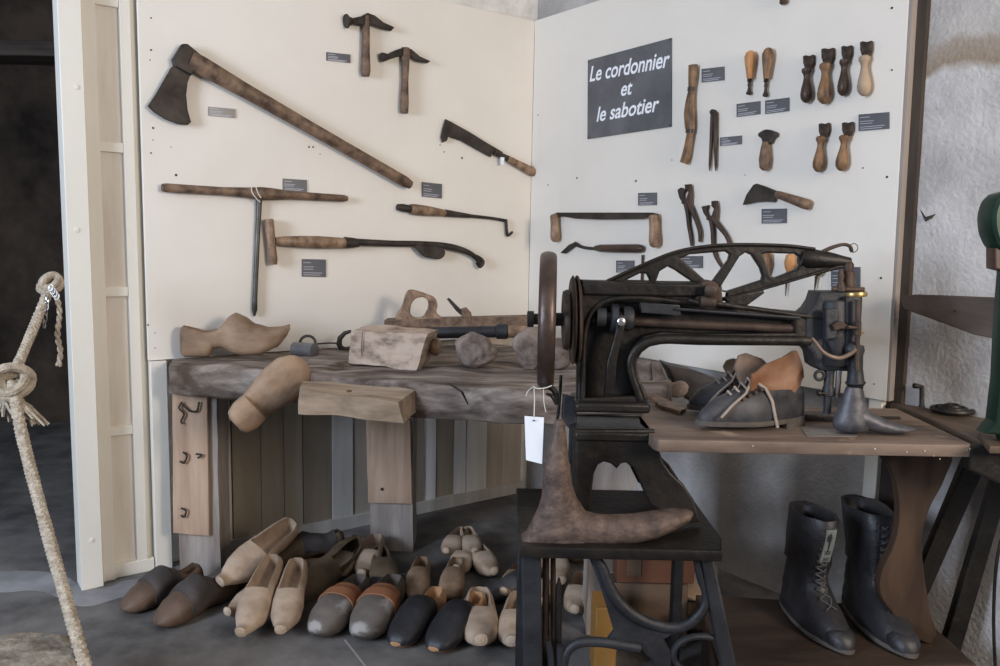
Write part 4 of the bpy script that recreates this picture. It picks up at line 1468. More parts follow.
# head
HO = [(806, 345), (806, 314), (812, 309), (817, 301), (820, 292), (864, 292), (862, 330), (859, 372), (822, 371), (816, 367), (813.5, 354)]
m = fslab(HO, 2.14, .09, .008)
m.build('head', IRONB, mach, auto=30)
m = join(fslab([(846, 297), (861, 297), (858, 366), (846, 366)], 2.118, .03, .005),
         M().lathe(at(834, 300, 2.15), at(834, 365, 2.15), [(0, .030), (.03, .034), (.97, .034), (1, .03)], 22),
         fslab([(826, 309), (838, 309), (837, 338), (826, 340)], 2.105, .02, .004))
m.build('face_plate', IRONB, mach)
m = join(M().lathe(at(855, 292, 2.15), at(855, 296.5, 2.15), [(0, .029), (.5, .031), (1, .029)], 24), M().lathe(at(854, 332, 2.14), at(854, 334, 2.14), [(0, .024), (1, .024)], 24))
m.build('brass_ring', BRASS, mach)
m = join(M().lathe(at(848.5, 262, 2.18), at(848, 292, 2.18), [(0, .010), (.1, .014), (.3, .012), (.31, .017), (.8, .017), (.81, .022), (1, .022)], 16),
         M().lathe(at(841, 270, 2.16), at(841, 291, 2.16), [(0, .005), (.3, .009), (.5, .006), (.8, .012), (1, .012)], 12),
         M().lathe(at(832, 289, 2.16), at(864, 289.5, 2.16), [(0, .006), (1, .006)], 10))
m.build('presser_spring', BROWNI, mach)
m = join(ycurve([(812, 338), (816, 343), (822, 351), (830, 356), (840, 358), (850, 354), (856, 349)], 2.10, [1.4, 1.8, 2, 2.2, 2.4, 2.4, 2.4]))
m.build('lifting_lever', mk('lever_metal', (.14, .10, .08), (.24, .18, .145), 20, .5, metal=.4), mach)
m = join(fslab([(832, 325), (838, 321), (843, 322), (849, 326), (850, 330), (842, 329), (835, 331)], 2.095, .014, .003), M().lathe(at(848, 327, 2.09), at(857, 328, 2.09), [(0, .005), (1, .004)], 8),
         M().lathe(at(858, 300, 2.10), at(857, 370, 2.10), [(0, .006), (.3, .006), (.31, .009), (.5, .009), (.51, .006), (1, .006)], 10))
m.build('thread_guide', BROWNI, mach)
m = join(M().lathe(at(829.5, 368, 2.16), at(827, 413, 2.16), [(0, .014), (.4, .013), (.45, .016), (.6, .016), (.62, .010), (1, .010)], 14),
         M().tube([at(819.5, 375.5, 2.15)+Vector((.012*math.cos(a_), 0, .012*math.sin(a_))) for a_ in [2*math.pi*i/16 for i in range(16)]], .0045, 8, closed=True))
m.build('presser_bar', IRONB, mach)
m = join(M().lathe(at(817.5, 393, 2.15), at(829, 393.5, 2.15), [(0, .008), (.25, .008), (.3, .004), (1, .004)], 12))
m.build('thumb_screw', IRON, mach)
m = join(M().lathe(at(839, 370, 2.15), at(837, 398, 2.15), [(0, .008), (.8, .007), (.85, .004), (1, .002)], 12))
m.build('needle_bar', CHROME, mach)
m = join(M().lathe(at(855, 346, 2.13), at(855.5, 392, 2.13), [(0, .022), (.1, .024), (.2, .020), (.5, .019), (.75, .022), (.8, .026), (.86, .02), (1, .018)], 18),
         M().ball(at(852, 349, 2.115), .020, 12))
m.build('foot_post', IRONB, mach)

# pedestal with its heart shaped opening
ZS = .55
m = M()
x0, x1 = at(575, 430, 2.09).x, at(656, 430, 2.09).x
m.box((x0, 2.085, .775), (x1, 2.31, .800))
m.build('pedestal_top', IRON, mach, bevel=.006)
PO = [(576, 430), (655, 430), (658, 448), (664, 463), (672, 474), (684, 485), (694, 500), (699, 517), (702, 523), (690, 523), (676, 516), (662, 512), (650, 504), (643, 490), (638, 477), (633, 468), (626, 463), (621, 464), (617, 469), (611, 464), (604, 462), (598, 465), (594, 474), (592, 490), (591, 522), (574, 522)]
for y_ in (2.09, 2.28):
    m = fslab(PO, y_, .022, .005) if y_ < 2.2 else M().slab(FY(2.112), PO, .022, .005)
    if y_ > 2.2: m.v = [v+Vector((0, .19, 0)) for v in m.v]
    m.build('pedestal_frame', IRON, mach, auto=30)
m = M()
m.box((x0+.002, 2.10, .553), (x0+.018, 2.30, .79))
m.build('pedestal_side', IRON, mach, bevel=.004)
# belt guard and pitman hardware at the left of the pedestal
m = join(ycurve([(561, 375), (560, 395), (558, 415), (556, 424)], 2.2, [1.6, 1.6, 1.6, 1.4]), ycurve([(541, 388), (549, 387), (555, 392), (557, 404), (552, 396), (546, 394)], 2.2, [2, 3, 3, 2, 2, 1]))
m.build('belt_shifter', IRON, mach)
m = fslab([(563, 395), (577, 398), (577, 432), (572, 470), (568, 470), (570, 430), (562, 420)], 2.19, .03, .005)
m.build('side_bracket', IRONB, mach)

# paper tag on the wheel
t = thing('paper_tag', 'blank white paper tag on a string hanging from the handwheel', 'tag', at(534, 440, 2.17))
m = M().slab(FY(2.165), [(524.5, 416), (544, 417.5), (542, 464), (526, 460)], .0012, 0)
m.build('tag_paper', PAPER, t)
m = join(ycurve([(533, 386), (537, 388.5), (545, 388), (552, 385.5)], 2.02, .55, 6), ycurve([(534, 387), (534.5, 400), (534, 417)], 2.162, .6, 6), ycurve([(533, 387), (528, 391), (526, 396)], 2.16, .5, 6), ycurve([(543.5, 388), (544, 403), (546, 412)], 2.16, .45, 6))
m.build('string', STRING, t)
m = M()
p = at(534, 420.5, 2.16)
m.lathe(p, p+Vector((0, -.001, 0)), [(0, .0025), (1, .0025)], 10)
m.build('eyelet', HOLE, t)

# ------------------------------------------------------------------ iron last standing on the stand
t = thing('shoe_last', 'rusty iron shoe last with upright post and long flat foot on the stand', 'shoe last', (.2, 2.0, ZS))
yl = 1.99
se_ = [(420, 555, 564), (440, 549.5, 567), (462, 545, 569), (465, 543, 570.5), (470, 543.5, 570.5), (482, 542.5, 572), (496, 541.5, 576), (508, 538, 584), (520, 532, 592), (530, 527, 598), (541, 523, 602)]
sp_ = [((a_+b_)/2, y_) for y_, a_, b_ in se_]
rr_ = [(b_-a_)/2 for y_, a_, b_ in se_]
rings = []
for (x, y), r in zip(sp_, rr_):
    c0 = at(x, y, yl); kk = mpx(c0)
    rings.append([c0+Vector((r*kk*math.cos(a_), min(r, 15)*kk*math.sin(a_), 0)) for a_ in [2*math.pi*i/20 for i in range(20)]])
m = M().loft(rings)
m.build('post', RUST, t, auto=60)
# foot: long tapering plate lying on the stand, toe to the right
xs_ = [(521.5, 541, 537, .030), (530, 543, 530, .036), (545, 544, 522, .040), (565, 544.5, 510, .040), (585, 544, 511, .038), (598, 544, 514.5, .038), (610, 543.5, 515.5, .040), (635, 542, 514.5, .045), (655, 537, 512, .047), (675, 528, 509.5, .040), (688, 520.5, 510, .026), (692.5, 515.5, 511.5, .010)]
rings = []
for x, yb_, yt_, hw in xs_:
    a_, b2 = at(x, yt_, yl), at(x, yb_, yl)
    rings.append([Vector((a_.x, yl+hw*math.cos(q_), (a_.z+b2.z)/2+(a_.z-b2.z)/2*math.copysign(abs(math.sin(q_))**.8, math.sin(q_)))) for q_ in [2*math.pi*i/20 for i in range(20)]])
m = M().loft(rings)
m.build('foot_plate', RUST, t, auto=60)

# ------------------------------------------------------------------ stand
st = thing('machine_stand', 'black cast iron treadle stand with scroll legs under the machine', 'stand', (.3, 2.15, 0))
m = M().slab(FZ(ZS-.03), [(.058, 1.925), (.552, 1.925), (.575, 2.02), (.575, 2.40), (.058, 2.40)], .030, .006, px=False)
m.build('stand_top', IRON, st, auto=30)
m = fslab([(521, 553), (541, 553), (543, 700), (524, 700)], 1.96, .05, .006)
m.v = [Vector((v.x, v.y, v.z)) for v in m.v]
m.build('leg', IRONB, st, auto=30)
m = fslab([(700, 553), (713, 553), (742, 690), (727, 690), (716, 640)], 1.96, .035, .006)
m.build('leg', IRONB, st, auto=30)
for dx, nm in ((0, 'leg'), (1, 'leg')):
    xx = .065 if dx == 0 else .53
    m = M().box((xx, 2.34, 0.0), (xx+.03, 2.38, ZS-.03))
    m.build(nm, IRONB, st, bevel=.005)
m = join(ycurve([(590, 553), (601, 566), (608, 584), (619, 603), (636, 617), (655, 625), (675, 628), (692, 622), (704, 608), (706, 594), (701, 578), (697, 560)], 1.975, [4.5, 5.5, 6, 6.5, 6.5, 6, 5.5, 5.5, 5, 4.5, 4.5, 4], 10, (1, .9)),
         fslab([(596, 553), (606, 568), (611, 588), (624, 608), (650, 622), (680, 630), (664, 640), (672, 655), (670, 690), (655, 690), (652, 660), (640, 650), (612, 648), (608, 640), (614, 632), (606, 605), (598, 580), (588, 556)], 1.97, .02, .004),
         M().tube([at(701+28*math.cos(a_), 655+19*math.sin(a_), 1.975) for a_ in [2*math.pi*i/28 for i in range(28)]], .0085, 8, closed=True),
         ycurve([(563, 680), (566, 655), (578, 643), (600, 642), (620, 645), (640, 648)], 1.965, [4, 4.5, 5, 5, 5, 5]),
         ycurve([(548, 640), (551, 660), (552, 690)], 1.965, [3, 3.5, 4]), ycurve([(561, 690), (560, 645)], 1.965, [4.5, 3.5]))
m.build('scroll_bracket', IRONB, st)
m = join(M().lathe(at(546, 554, 2.02), at(545, 700, 2.02), [(0, .009), (1, .010)], 10), M().lathe(at(553, 554, 2.04), at(554, 700, 2.04), [(0, .007), (1, .009)], 10))
m.build('pitman_rod', BROWNI, st)
m = M().lathe(at(559, 578, 2.0), at(557, 700, 2.0), [(0, .003), (.1, .009), (1, .010)], 10)
m.build('pitman_rod', IRON, st)
m = join(M().box((.20, 1.99, 0.0), (.235, 2.03, .30)))
m = M().box((.07, 1.97, 0.10), (.60, 2.0, .135))
m.build('cross_bar', IRONB, st, bevel=.004)

# boxes behind the stand
t = M().hexa([at(613, 630, 2.5), at(688, 630, 2.5), at(688, 630, 2.5)+Vector((0, .12, 0)), at(613, 630, 2.5)+Vector((0, .12, 0)),
              at(613, 583, 2.5), at(688, 583, 2.5), at(688, 583, 2.5)+Vector((0, .12, 0)), at(613, 583, 2.5)+Vector((0, .12, 0))])
zl = min(v.z for v in t.v)
for v in t.v:
    if v.z < zl+.02: v.z = 0.0
bx_ = t.build('box', BOXB, bevel=.004)
tag(bx_, 'plain brown box standing on the floor behind the iron scroll', 'box')
zt_ = max(v.z for v in t.v)
m = M().box((at(615, 600, 2.5).x, 2.485, zt_+.002), (at(692, 600, 2.5).x, 2.58, at(650, 553, 2.5).z))
ob = thing('box', 'dark red brown box on top of the plain brown box', 'box', (.45, 2.53, zt_+.002))
m.build('box_body', BOXR, ob, bevel=.004)
a_, b2 = at(627, 560, 2.48), at(641, 576, 2.48)
m = M().box((a_.x, 2.4825, b2.z), (b2.x, 2.4845, a_.z))
m.build('faded_label', BOXB, ob, org=ORG[ob.name])
m = M().box((at(595, 640, 2.3).x, 2.30, 0), (at(617, 640, 2.3).x, 2.42, at(600, 608, 2.3).z))
tag(m.build('box', BOXO, bevel=.003), 'amber coloured upright box left of the iron scroll', 'box')

# ------------------------------------------------------------------ wooden extension table
tb = thing('table', 'brown wooden work table with scroll cut end leg beside the machine', 'table', (.8, 2.2, .18))
TZ = .80
m = M().slab(FZ(TZ-.032), [(.405, 2.02), (1.192, 2.025), (1.205, 2.04), (1.222, 2.475), (.42, 2.46), (.42, 2.335), (.398, 2.32), (.385, 2.2), (.395, 2.04)], .032, .004, px=False)
m.build('table_top', WOODT, tb, auto=30)
m = fslab([(884, 452), (892, 470), (897, 487), (899, 521), (893, 548), (882, 572), (880, 592), (890, 610), (907, 628), (925, 643), (933, 643), (930, 609), (925, 576), (923, 535), (929, 511), (946, 477), (951, 452)], 2.2, .035, .004, True)
m.build('scroll_leg', WOODD, tb, auto=30)
m = M()
m.box((1.02, 2.0, .145), (1.34, 2.08, .182))
m.build('foot_board', WOODD, tb, bevel=.005)
m = M().slab(FZ(TZ+.0004), [(801, 428), (862, 430), (857, 436), (807, 436)], .0015, 0)
m.build('inlaid_plate', mk('plate_metal', (.12, .11, .10), (.22, .20, .19), 9, .5, metal=.3), tb)
m = M().slab(FZ(TZ+.0004), [(868, 416), (900, 416.5), (901, 419), (874, 419)], .0015, 0)
m.build('slot', HOLE, tb)
m = M().slab(FZ(TZ+.0004), [(798, 411), (868, 412), (868, 416), (798, 414)], .02, .002)
m.build('slide_bar', IRON, tb)
m = M()
for x, y in ((875, 449), (907, 452), (925, 451), (967, 450), (934, 456), (940, 459), (753, 446), (970, 449)):
    p = at(x, y, 2.022)
    m.ball(p, .0026*random.uniform(.4, 1), 8, (1, .4, 1))
m.build('paint_spot', STRING, tb)
for x, y in ((927, 432), (922, 433)):
    pass
# shelf that carries the boots
m = M().slab(FZ(.15), [(.60, 2.05), (1.30, 2.09), (1.30, 2.44), (.64, 2.50)], .03, .004, px=False)
sh = tag(m.build('shelf_board', SHELFW, auto=30), 'dark low wooden shelf board under the table carrying the black boots', 'shelf')
M().box((.64, 2.10, 0), (.70, 2.40, .15)).build('foot_block', SHELFW, sh)
M().box((1.2, 2.12, 0), (1.26, 2.40, .15)).build('foot_block', SHELFW, sh)

# iron last at the end of the table
t = thing('shoe_last', 'grey blue iron shoe last with conical post at the right end of the table', 'shoe last', atz(850, 428, TZ))
y_ = 2.125
rings = []
for x, y, r in ((854, 387, 7.5), (854, 390, 9), (853.5, 400, 11.5), (852.5, 412, 15), (851, 421, 17.5), (851, 427, 17.5), (851, 430.5, 14)):
    c0 = at(x, y, y_); kk = mpx(c0)
    rings.append([c0+Vector((r*kk*math.cos(a_), r*kk*.8*math.sin(a_), 0)) for a_ in [2*math.pi*i/22 for i in range(22)]])
m = M().loft(rings)
m.build('post', mk('last_iron', (.05, .05, .057), (.13, .13, .145), 22, .5, metal=.4, bump=.3), t, auto=60)
rings = []
for x, yb_, yt_, hw in ((858, 430, 404, .030), (868, 431, 410, .031), (880, 434, 417, .032), (895, 435.5, 423, .032), (908, 434.5, 427, .026), (916, 433, 429, .014), (919, 431.5, 430, .004)):
    a_, b2 = at(x, yt_, y_-.02), at(x, yb_, y_-.02)
    rings.append([Vector((a_.x, y_+hw*math.cos(q_), (a_.z+b2.z)/2+(a_.z-b2.z)/2*math.sin(q_))) for q_ in [2*math.pi*i/18 for i in range(18)]])
m = M().loft(rings)
m.build('foot_plate', bpy.data.materials['last_iron'], t, auto=60)


# ------------------------------------------------------------------ boots and shoes
TONGUE = mk('faded_tongue', (.10, .115, .11), (.20, .22, .21), 12, .7)


def boot(label, heel, toe, z, H_, lean, open_top=True, group=None):
    """Lace-up boot: horizontal rings from the sole up. heel/toe: picture points on the plane z."""
    hp_, tp2 = atz(*heel, z), atz(*toe, z)
    L = (tp2-hp_).length
    t_ = thing('boot', label, 'boot', (0, 0, 0), group)
    # (height, x back, x front, half width) in metres relative to L
    lv = [(.030, .01, .985, .150), (.06, -.01, .995, .158), (.10, -.015, .985, .160), (.15, -.015, .955, .157), (.20, -.01, .90, .150), (.26, 0, .80, .142), (.32, .01, .71, .137), (.38, .03, .62, .126), (.45, .05, .55, .120), (.55, .055, .52, .118), (.68, .035, .51, .125), (.85, 0, .53, .138), (1.02, -.02, .54, .148), (1.18, -.03, .53, .155)]
    hs = H_/(1.18*L)

    def rg(h, xb, xf, hw, sh=0.0, n=36):
        out = []
        cx, rx = (xb+xf)/2, (xf-xb)/2
        for i in range(n):
            a_ = 2*math.pi*i/n
            ca, sa = math.cos(a_), math.sin(a_)
            x = cx+(rx-sh)*ca
            # forefoot broader than the heel
            tt = (x+.0)/1.0
            k2 = 1.0 if h > .4 else (.74+.36*math.sin(math.pi*min(max(tt, 0), 1)**1.3))
            y = (hw*k2-sh)*math.copysign(abs(sa)**.8, sa)
            out.append(Vector((x*L+lean*max(h-.3, 0)*L, y*L, h*L*hs)))
        return out
    rs = [rg(*q_) for q_ in lv]
    rs.append(rg(1.185, -.025, .525, .152))
    for h in (1.16, 1.0, .8, .6):
        q_ = (h, -.0, .53, .145)
        rs.append(rg(*q_, sh=.022))
    m_ = M().loft(rs, cap=False)
    m_.f.append([len(m_.v)-36+i for i in range(36)]); m_.sm.append(False)
    m_.f.append(list(range(36))[::-1]); m_.sm.append(False)
    ORG[t_.name] = Vector((0, 0, 0))
    for v in m_.v:
        hh = v.z/L
        wgt = math.exp(-((hh-.5)/.28)**2)
        v += noise.noise_vector(v*20+Vector((heel[0], 0, 0)))*(.004+.007*wgt)
    m_.build('upper', LEATHK, t_, auto=70)
    so = M().loft([[Vector((v.x*1.0, v.y*s_, z_*L)) for v in rg(.05, -.02, 1.01, .170)] for z_, s_ in ((.012, 1.0), (.03, 1.03), (.045, 1.0))])
    for v in so.v:
        if v.x < .62*L and v.x > .3*L: v.z += .012*L
    so.build('sole', SOLEG, t_)
    he = M().loft([[Vector((max(min(v.x, .27*L), -.02*L), v.y*.92, z_*L)) for v in rg(.05, -.02, .56, .15)] for z_ in (0, .06)])
    he.build('heel', LEATHK, t_)
    tc = M().loft([rg(h, xb, xf+.003, hw+.002) for h, xb, xf, hw in ((.05, .76, .995, .12), (.10, .75, .99, .125), (.15, .76, .96, .115), (.19, .78, .92, .08))])
    tc.build('toe_cap', LEATHK, t_)
    # laces along the front
    la = M()
    ey = M()
    fpts = []
    for i in range(12):
        h = .30+.80*i/11
        # front x at height h
        for (h0, _, f0, w0_), (h1, _, f1, w1_) in zip(lv, lv[1:]):
            if h0 <= h <= h1:
                u_ = (h-h0)/(h1-h0)
                xf = f0+(f1-f0)*u_; break
        else: xf = .5
        fpts.append(Vector((xf*L+lean*max(h-.3, 0)*L, 0, h*L*hs)))
    for i in range(len(fpts)):
        p = fpts[i]
        for s2 in (-1, 1):
            e2 = p+Vector((-.022*L, s2*.055*L, 0))
            ey.ball(e2+Vector((.006*L, 0, 0)), .012*L, 8)
        if i < len(fpts)-1 and i < (8 if open_top else 11):
            q_ = fpts[i+1]
            for s2 in (-1, 1):
                la.tube([p+Vector((-.018*L, s2*.055*L, 0)), (p+q_)/2+Vector((.014*L, 0, 0)), q_+Vector((-.018*L, -s2*.055*L, 0))], .0075*L, 6)
    la.build('laces', LACEK, t_)
    ey.build('eyelets', STEELD, t_)
    tg = M().loft([[f_+Vector((.004*L, s2*.045*L, 0)) for s2 in (-1, -.5, .5, 1)]+[f_+Vector((-.03*L, s2*.045*L, 0)) for s2 in (1, .5, -.5, -1)] for f_ in (fpts[6:] if open_top else fpts)])
    tg.build('tongue', TONGUE if open_top else LEATHK, t_)
    pose(t_, hp_+Vector((0, 0, 0)), tp2-hp_)
    return t_


GB = 'pair of black boots'
boot('tall black lace up boot with gaping top, left of the pair under the table', (784, 601), (850, 656), .181, .335, .14, True, GB)
boot('tall black lace up boot closed at the ankle, right one beside the scroll leg', (847, 600), (913, 660), .181, .335, -.05, False, GB)

# the old ankle shoe pair on the table
def lowshoe(label, heel, toe, dz=0.0, fs=1.0):
    hp_, tp2 = atz(*heel, TZ), atz(*toe, TZ)
    L = (tp2-hp_).length
    t_ = thing('shoe', label, 'shoe', (0, 0, 0), 'old ankle shoes on the table')
    lv = [(.075, .0, .98, .15), (.12, -.01, .985, .158), (.17, -.01, .95, .155), (.22, 0, .88, .148), (.26, .01, .79, .14), (.295, .02, .70, .134), (.33, .03, .62, .126)]

    def rg(h, xb, xf, hw, n=40, sag=0):
        cx, rx = (xb+xf)/2, (xf-xb)/2
        out = []
        for i in range(n):
            a_ = 2*math.pi*i/n
            ca, sa = math.cos(a_), math.sin(a_)
            x = cx+rx*ca
            k2 = .76+.34*math.sin(math.pi*min(max(x, 0), 1)**1.3)
            p = Vector((x*L, hw*k2*math.copysign(abs(sa)**.8, sa)*L, h*L))
            p += noise.noise_vector(p*22+Vector((3, 1, dz)))*.006
            out.append(p)
        return out
    m_ = M().loft([rg(*q_) for q_ in lv]+[rg(.325, .05, .59, .108), rg(.2, .06, .55, .10)], cap=True)
    m_.build('upper', LEATHS, t_, auto=70)
    so = M().loft([[Vector((v.x, v.y*s_, z_*L)) for v in rg(.1, -.02, 1.0, .168)] for z_, s_ in ((.045, 1.0), (.06, 1.03), (.085, 1.02))])
    so.build('sole', SOLEG, t_)
    he = M().loft([[Vector((max(min(v.x, .25*L), -.02*L), v.y*.95, z_*L)) for v in rg(.1, -.02, .56, .15)] for z_ in (0, .06)])
    he.build('heel', SOLEG, t_)
    # flaring tan collar: two side flaps standing up behind the lacing
    for s2, prof, mt, lab_ in ((1, ((0, .40), (.12, .50), (.3, .66), (.5, .60), (.75, .56), (1, .47)), LEATHO, 'orange brown quarter of worn leather'),
                               (-1, ((0, .36), (.3, .46), (.55, .56), (.8, .62), (.92, .60), (1, .50)), LEATHT, 'tan folded flap with lace holes')):
        rows = []
        NN = 14
        for i in range(NN+1):
            u_ = i/NN
            x = (.07+.50*u_)*L
            top = (.30+(interp(list(prof), u_)-.30)*fs)*L
            col_ = []
            for j in range(9):
                v_ = j/8
                z_ = .285*L+(top-.285*L)*v_
                y = s2*(.104-.04*abs(u_-.4)-.06*max(.15-u_, 0)/.15+(.045*v_*v_)+.014*math.sin(v_*5+u_*4))*L
                col_.append(Vector((x+.05*L*v_*(u_-.5), y, z_))+noise.noise_vector(Vector((x*14, z_*14, s2*3.1)))*.009)
            rows.append(col_)
        full = [r_+[p+Vector((0, -s2*.007, 0)) for p in r_[::-1]] for r_ in rows]
        q_ = M().loft(full).build('collar_flap', mt, t_, auto=60)
        q_['label'] = lab_
    la = M()
    for i in range(4):
        f0 = Vector(((.52+.06*i)*L, 0, (.385-.035*i)*L))
        la.tube([f0+Vector((0, -.07*L, -.01)), f0+Vector((.01, 0, .010)), f0+Vector((0, .07*L, -.01))], .0035, 6)
    la.tube([Vector((.52*L, .05*L, .40*L)), Vector((.47*L, .14*L, .35*L)), Vector((.42*L, .165*L, .25*L)), Vector((.38*L, .18*L, .08*L)), Vector((.37*L, .19*L, .03*L))], .0042, 6)
    la.tube([Vector((.52*L, .02*L, .41*L)), Vector((.64*L, .12*L, .31*L)), Vector((.78*L, .15*L, .225*L)), Vector((.88*L, .155*L, .13*L))], .0036, 6)
    la.build('laces', LACE, t_)
    for i in range(4):
        ey = M()
        ey.lathe(Vector(((.50+.055*i)*L, .10*L, (.34-.025*i)*L)), Vector(((.50+.055*i)*L, .142*L, (.345-.025*i)*L)), [(0, .005), (1, .005)], 10)
        ey.build('eyelet', BROWNI, t_)
    ORG[t_.name] = Vector((0, 0, 0))
    pose(t_, hp_, tp2-hp_)
    return t_


lowshoe('worn blue black ankle shoe with orange brown inside, front one on the table', (801, 424), (697, 430))
lowshoe('worn ankle shoe with tan folded collar, rear one of the pair on the table', (784, 410), (688, 414), dz=3, fs=.55)
# thin wooden strips behind the shoes
m = M().slab(FZ(TZ+.001), [(646, 393), (652, 392), (686, 408), (680, 411), (660, 405)], .012, .002)
tag(m.build('wood_strip', HNDY), 'thin orange brown wooden strip on the table behind the machine foot', 'strip')

# ================================================================== neighbouring machine at the right edge
nb_ = thing('work_stand', 'dark work stand with brown top and black slanting iron legs at the right edge', 'stand', (1.4, 2.2, 0))
m = M().slab(FZ(.765), [(1.262, 2.60), (1.31, 2.555), (1.50, 2.295), (1.9, 1.76), (1.6, 1.70), (1.262, 2.10)], .03, .005, px=False)
m.build('stand_top', BROWNT, nb_, auto=30)
for pts in ([(975, 440), (998, 440), (918, 619), (900, 619)], [(1000, 462), (1022, 445), (950, 690), (931, 690)]):
    m = fslab(pts, 2.30, .03, .004)
    m.build('leg', IRON, nb_, auto=30)
m = ycurve([(1004, 530), (997, 560), (994, 600), (994, 640), (997, 690)], 2.08, [1.6]*5)
m.build('iron_wire', IRON, nb_)
m = fslab([(972, 446), (1030, 446), (1030, 480), (1000, 484), (968, 470)], 2.02, .03, .006)
m.build('bracket', IRON, nb_)
t = thing('crank_handle', 'small black crank handle standing up on the brown top at the right', 'crank', atz(922, 405, .796))
yk = atz(922, 406, .796).y
m = join(M().lathe(at(921.5, 407, yk), at(921.5, 386, yk), [(0, .010), (.1, .0065), (1, .006)], 10), M().lathe(at(923, 387, yk), at(913, 385.5, yk), [(0, .005), (.5, .005), (.55, .008), (.9, .009), (1, .005)], 10))
m.build('crank', IRON, t)
t = thing('iron_grate', 'dark round iron ring lying on the brown top at the right', 'ring', atz(952, 414, .796))
c0 = atz(952, 413, .796)
for r_, h_ in ((.055, .010), (.035, .014), (.018, .02)):
    m = M().tube([c0+Vector((r_*math.cos(a_), r_*.9*math.sin(a_), h_)) for a_ in [2*math.pi*i/26 for i in range(26)]], .008, 8, closed=True)
    m.build('ring', IRON, t)
# green casting cut by the edge
g = thing('green_machine', 'dark green painted casting cut off by the right edge of the picture', 'machine', at(1000, 300, 2.0))
m = fslab([(992, 225), (994, 206), (1000, 196), (1008, 192), (1024, 192), (1034, 230), (1016, 262), (1004, 252), (997, 243)], 1.98, .07, .012, True)
m.build('round_housing', GREEN, g)
m = fslab([(995, 248), (1005, 248), (1008, 272), (995, 269)], 1.99, .04, .004)
m.build('pivot', HNDK, g)
m = fslab([(1008, 270), (1026, 250), (1020, 470), (1004, 436), (986, 434), (996, 422), (1001, 380), (1004, 320)], 1.99, .05, .006)
m.build('column', GREEN, g, auto=30)
m = M().slab(FZ(.796), [(978, 432), (1000, 418), (1040, 420), (1040, 446), (990, 446)], .02, .004)
m.build('foot', BROWNT, g)

# tapered board on the right wall
m = M().slab(WR, [(899, 296), (915, 294.5), (1002, 298), (1012, 300), (1012, 338), (990, 338), (973, 334.5), (940, 322), (903, 309)], .03, .003, w0=.005)
wb = m.build('wall_board', KNIFEW, auto=30)
tag(wb, 'tapered dark brown board fixed to the plaster wall right of the display board', 'board')
m = M()
p = WR.hit(955, 311, .036)
m.lathe(p-WR.n*.002, p+WR.n*.002, [(0, .004), (1, .004)], 10)
m.build('nail', HOLE, wb, org=ORG[wb.name])
m = M().slab(WR, [(920, 210), (925, 217), (932, 215), (935, 214), (931, 218), (925, 221.5)], .004, 0, w0=WO+.004)
tag(m.build('wall_chip', DBROWN), 'small dark chipped mark on the plaster right of the board', 'mark')

# ================================================================== rope and stone
def twisted(m_, pts, r, pitch=.035, strands=3, n=7):
    P = []
    for i in range(len(pts)-1):
        p0, p1, p2, p3 = pts[max(i-1, 0)], pts[i], pts[i+1], pts[min(i+2, len(pts)-1)]
        steps = max(2, int((p2-p1).length/(pitch/6)))
        for j in range(steps):
            t_ = j/steps
            P.append(0.5*((2*p1)+(p2-p0)*t_+(2*p0-5*p1+4*p2-p3)*t_*t_+(3*p1-p0-3*p2+p3)*t_**3))
    P.append(pts[-1])
    for s_i in range(strands):
        d_ = 0
        out = []
        prev = None
        for i, p in enumerate(P):
            tn = (P[min(i+1, len(P)-1)]-P[max(i-1, 0)]).normalized()
            side = tn.cross(Vector((0, 1, .2))).normalized() if prev is None else (prev-tn*prev.dot(tn)).normalized()
            prev = side
            o2 = side.cross(tn)
            if i: d_ += (p-P[i-1]).length
            a_ = 2*math.pi*(d_/pitch+s_i/strands)
            out.append(p+(side*math.cos(a_)+o2*math.sin(a_))*r*.52)
        m_.tube(out, r*.56, n)
    return m_


rp = thing('rope', 'thick pale barrier rope with two knots tied to the white post', 'rope', at(50, 290, 2.6))
m = M()
A_ = [at(50, 287, 2.62), at(36, 322, 2.55), at(22, 355, 2.45), at(10, 384, 2.35)]
twisted(m, A_, .0155)
m.build('upper_length', ROPE, rp)
m = M()
B_ = [at(13, 382, 2.33), at(21, 430, 2.28), at(36, 490, 2.2), at(55, 560, 2.1), at(72, 620, 2.0), at(92, 690, 1.92)]
twisted(m, B_, .0165)
m.build('lower_length', ROPE, rp)
m = M()
kc = at(50, 285, 2.62)
for (ox, oz, rx, rz, ph) in ((0, .012, .024, .020, 0), (0, -.004, .026, .018, .6), (.006, .004, .018, .026, 1.2)):
    m.tube([kc+Vector((ox+rx*math.cos(a_), .022*math.sin(a_+ph), oz+rz*math.sin(a_))) for a_ in [2*math.pi*i/18 for i in range(18)]], .011, 8, closed=True)
m.build('knot', ROPE, rp)
m = M()
kc = at(9, 381, 2.33)
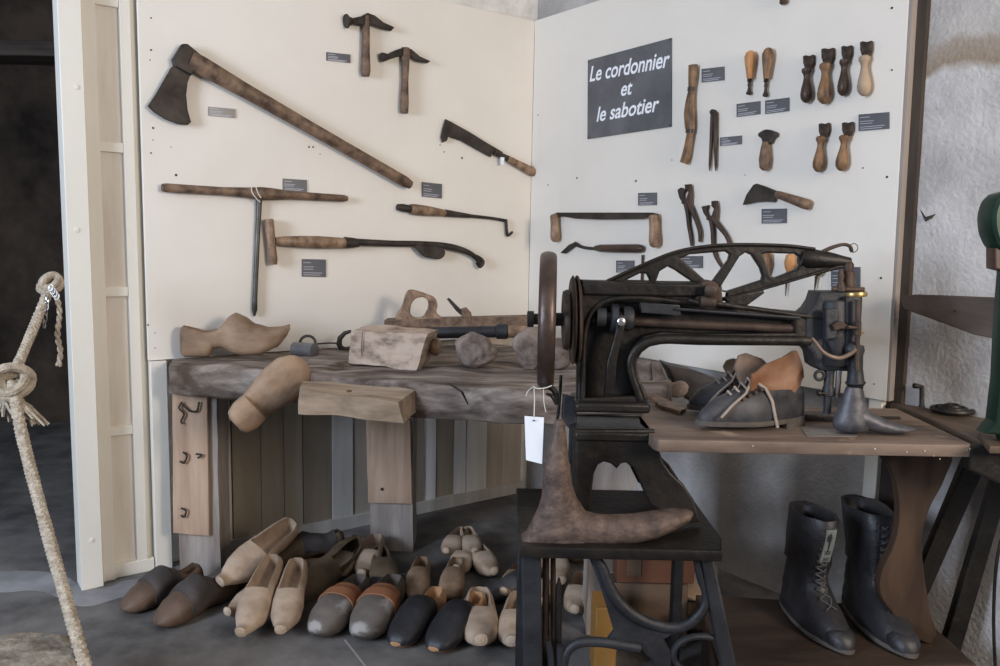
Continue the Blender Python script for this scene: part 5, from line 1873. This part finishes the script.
for (ox, oz, rx, rz, ph) in ((0, 0, .045, .030, 0), (.01, -.012, .040, .030, .8), (-.02, .006, .050, .026, 1.5), (.015, .01, .036, .034, 2.2)):
    m.tube([kc+Vector((ox+rx*math.cos(a_), .03*math.sin(a_+ph), oz+rz*math.sin(a_))) for a_ in [2*math.pi*i/20 for i in range(20)]], .014, 8, closed=True)
m.build('knot', ROPE, rp)
m = M()
for i in range(16):      # frayed ends
    a0 = at(8+random.uniform(-4, 8), 395, 2.33)+Vector((0, random.uniform(-.02, .02), 0))
    e0 = at(random.uniform(26, 50), random.uniform(416, 428), 2.33)+Vector((0, random.uniform(-.03, .03), 0))
    md_ = (a0+e0)/2+Vector((random.uniform(-.01, .01), random.uniform(-.015, .015), .004))
    m.tube([a0, md_, e0], [.007, .006, .003], 6)
for i in range(7):
    a0 = at(random.uniform(-2, 8), 392, 2.33)
    e0 = at(random.uniform(-4, 8), random.uniform(412, 424), 2.33)+Vector((0, random.uniform(-.02, .02), 0))
    m.tube([a0, (a0+e0)/2+Vector((.004, 0, 0)), e0], [.008, .007, .004], 6)
m.build('frayed_end', ROPE, rp)
m = M()
twisted(m, [at(56, 294, 2.62), at(59.5, 312, 2.61), at(57.5, 335, 2.6), at(60.5, 352, 2.6), at(58.5, 366, 2.6)], .009, strands=2, pitch=.05)
m.build('hanging_tail', ROPE, rp)
m = M()
for i in range(5):
    p = at(47.5-i*.8, 300+i*6, 2.58)
    ax2 = Vector((.006, 0, 0)) if i % 2 else Vector((0, .006, 0))
    m.tube([p+ax2*math.cos(a_)+Vector((0, 0, .013))*math.sin(a_) for a_ in [2*math.pi*k2/12 for k2 in range(12)]], .002, 6, closed=True)
for i in range(4):
    p = at(51+i*2, 288+i*3, 2.56)
    m.tube([p+Vector((.007, 0, 0))*math.cos(a_)+Vector((0, .004, .010))*math.sin(a_) for a_ in [2*math.pi*k2/12 for k2 in range(12)]], .002, 6, closed=True)
m.build('chain', CHROME, rp)

m = M()
c0 = atz(20, 672, .16)
m.lathe((c0.x, c0.y-.08, 0), (c0.x, c0.y-.08, .235), [(0, .17), (.3, .20), (.7, .205), (.9, .19), (.97, .16), (1, .10)], 36)
m.rough(maxlen=.03, amp=.012, scale=14)
tag(m.build('stone_block', STONE, auto=60), 'rough tan rounded stone at the lower left corner of the picture', 'stone')
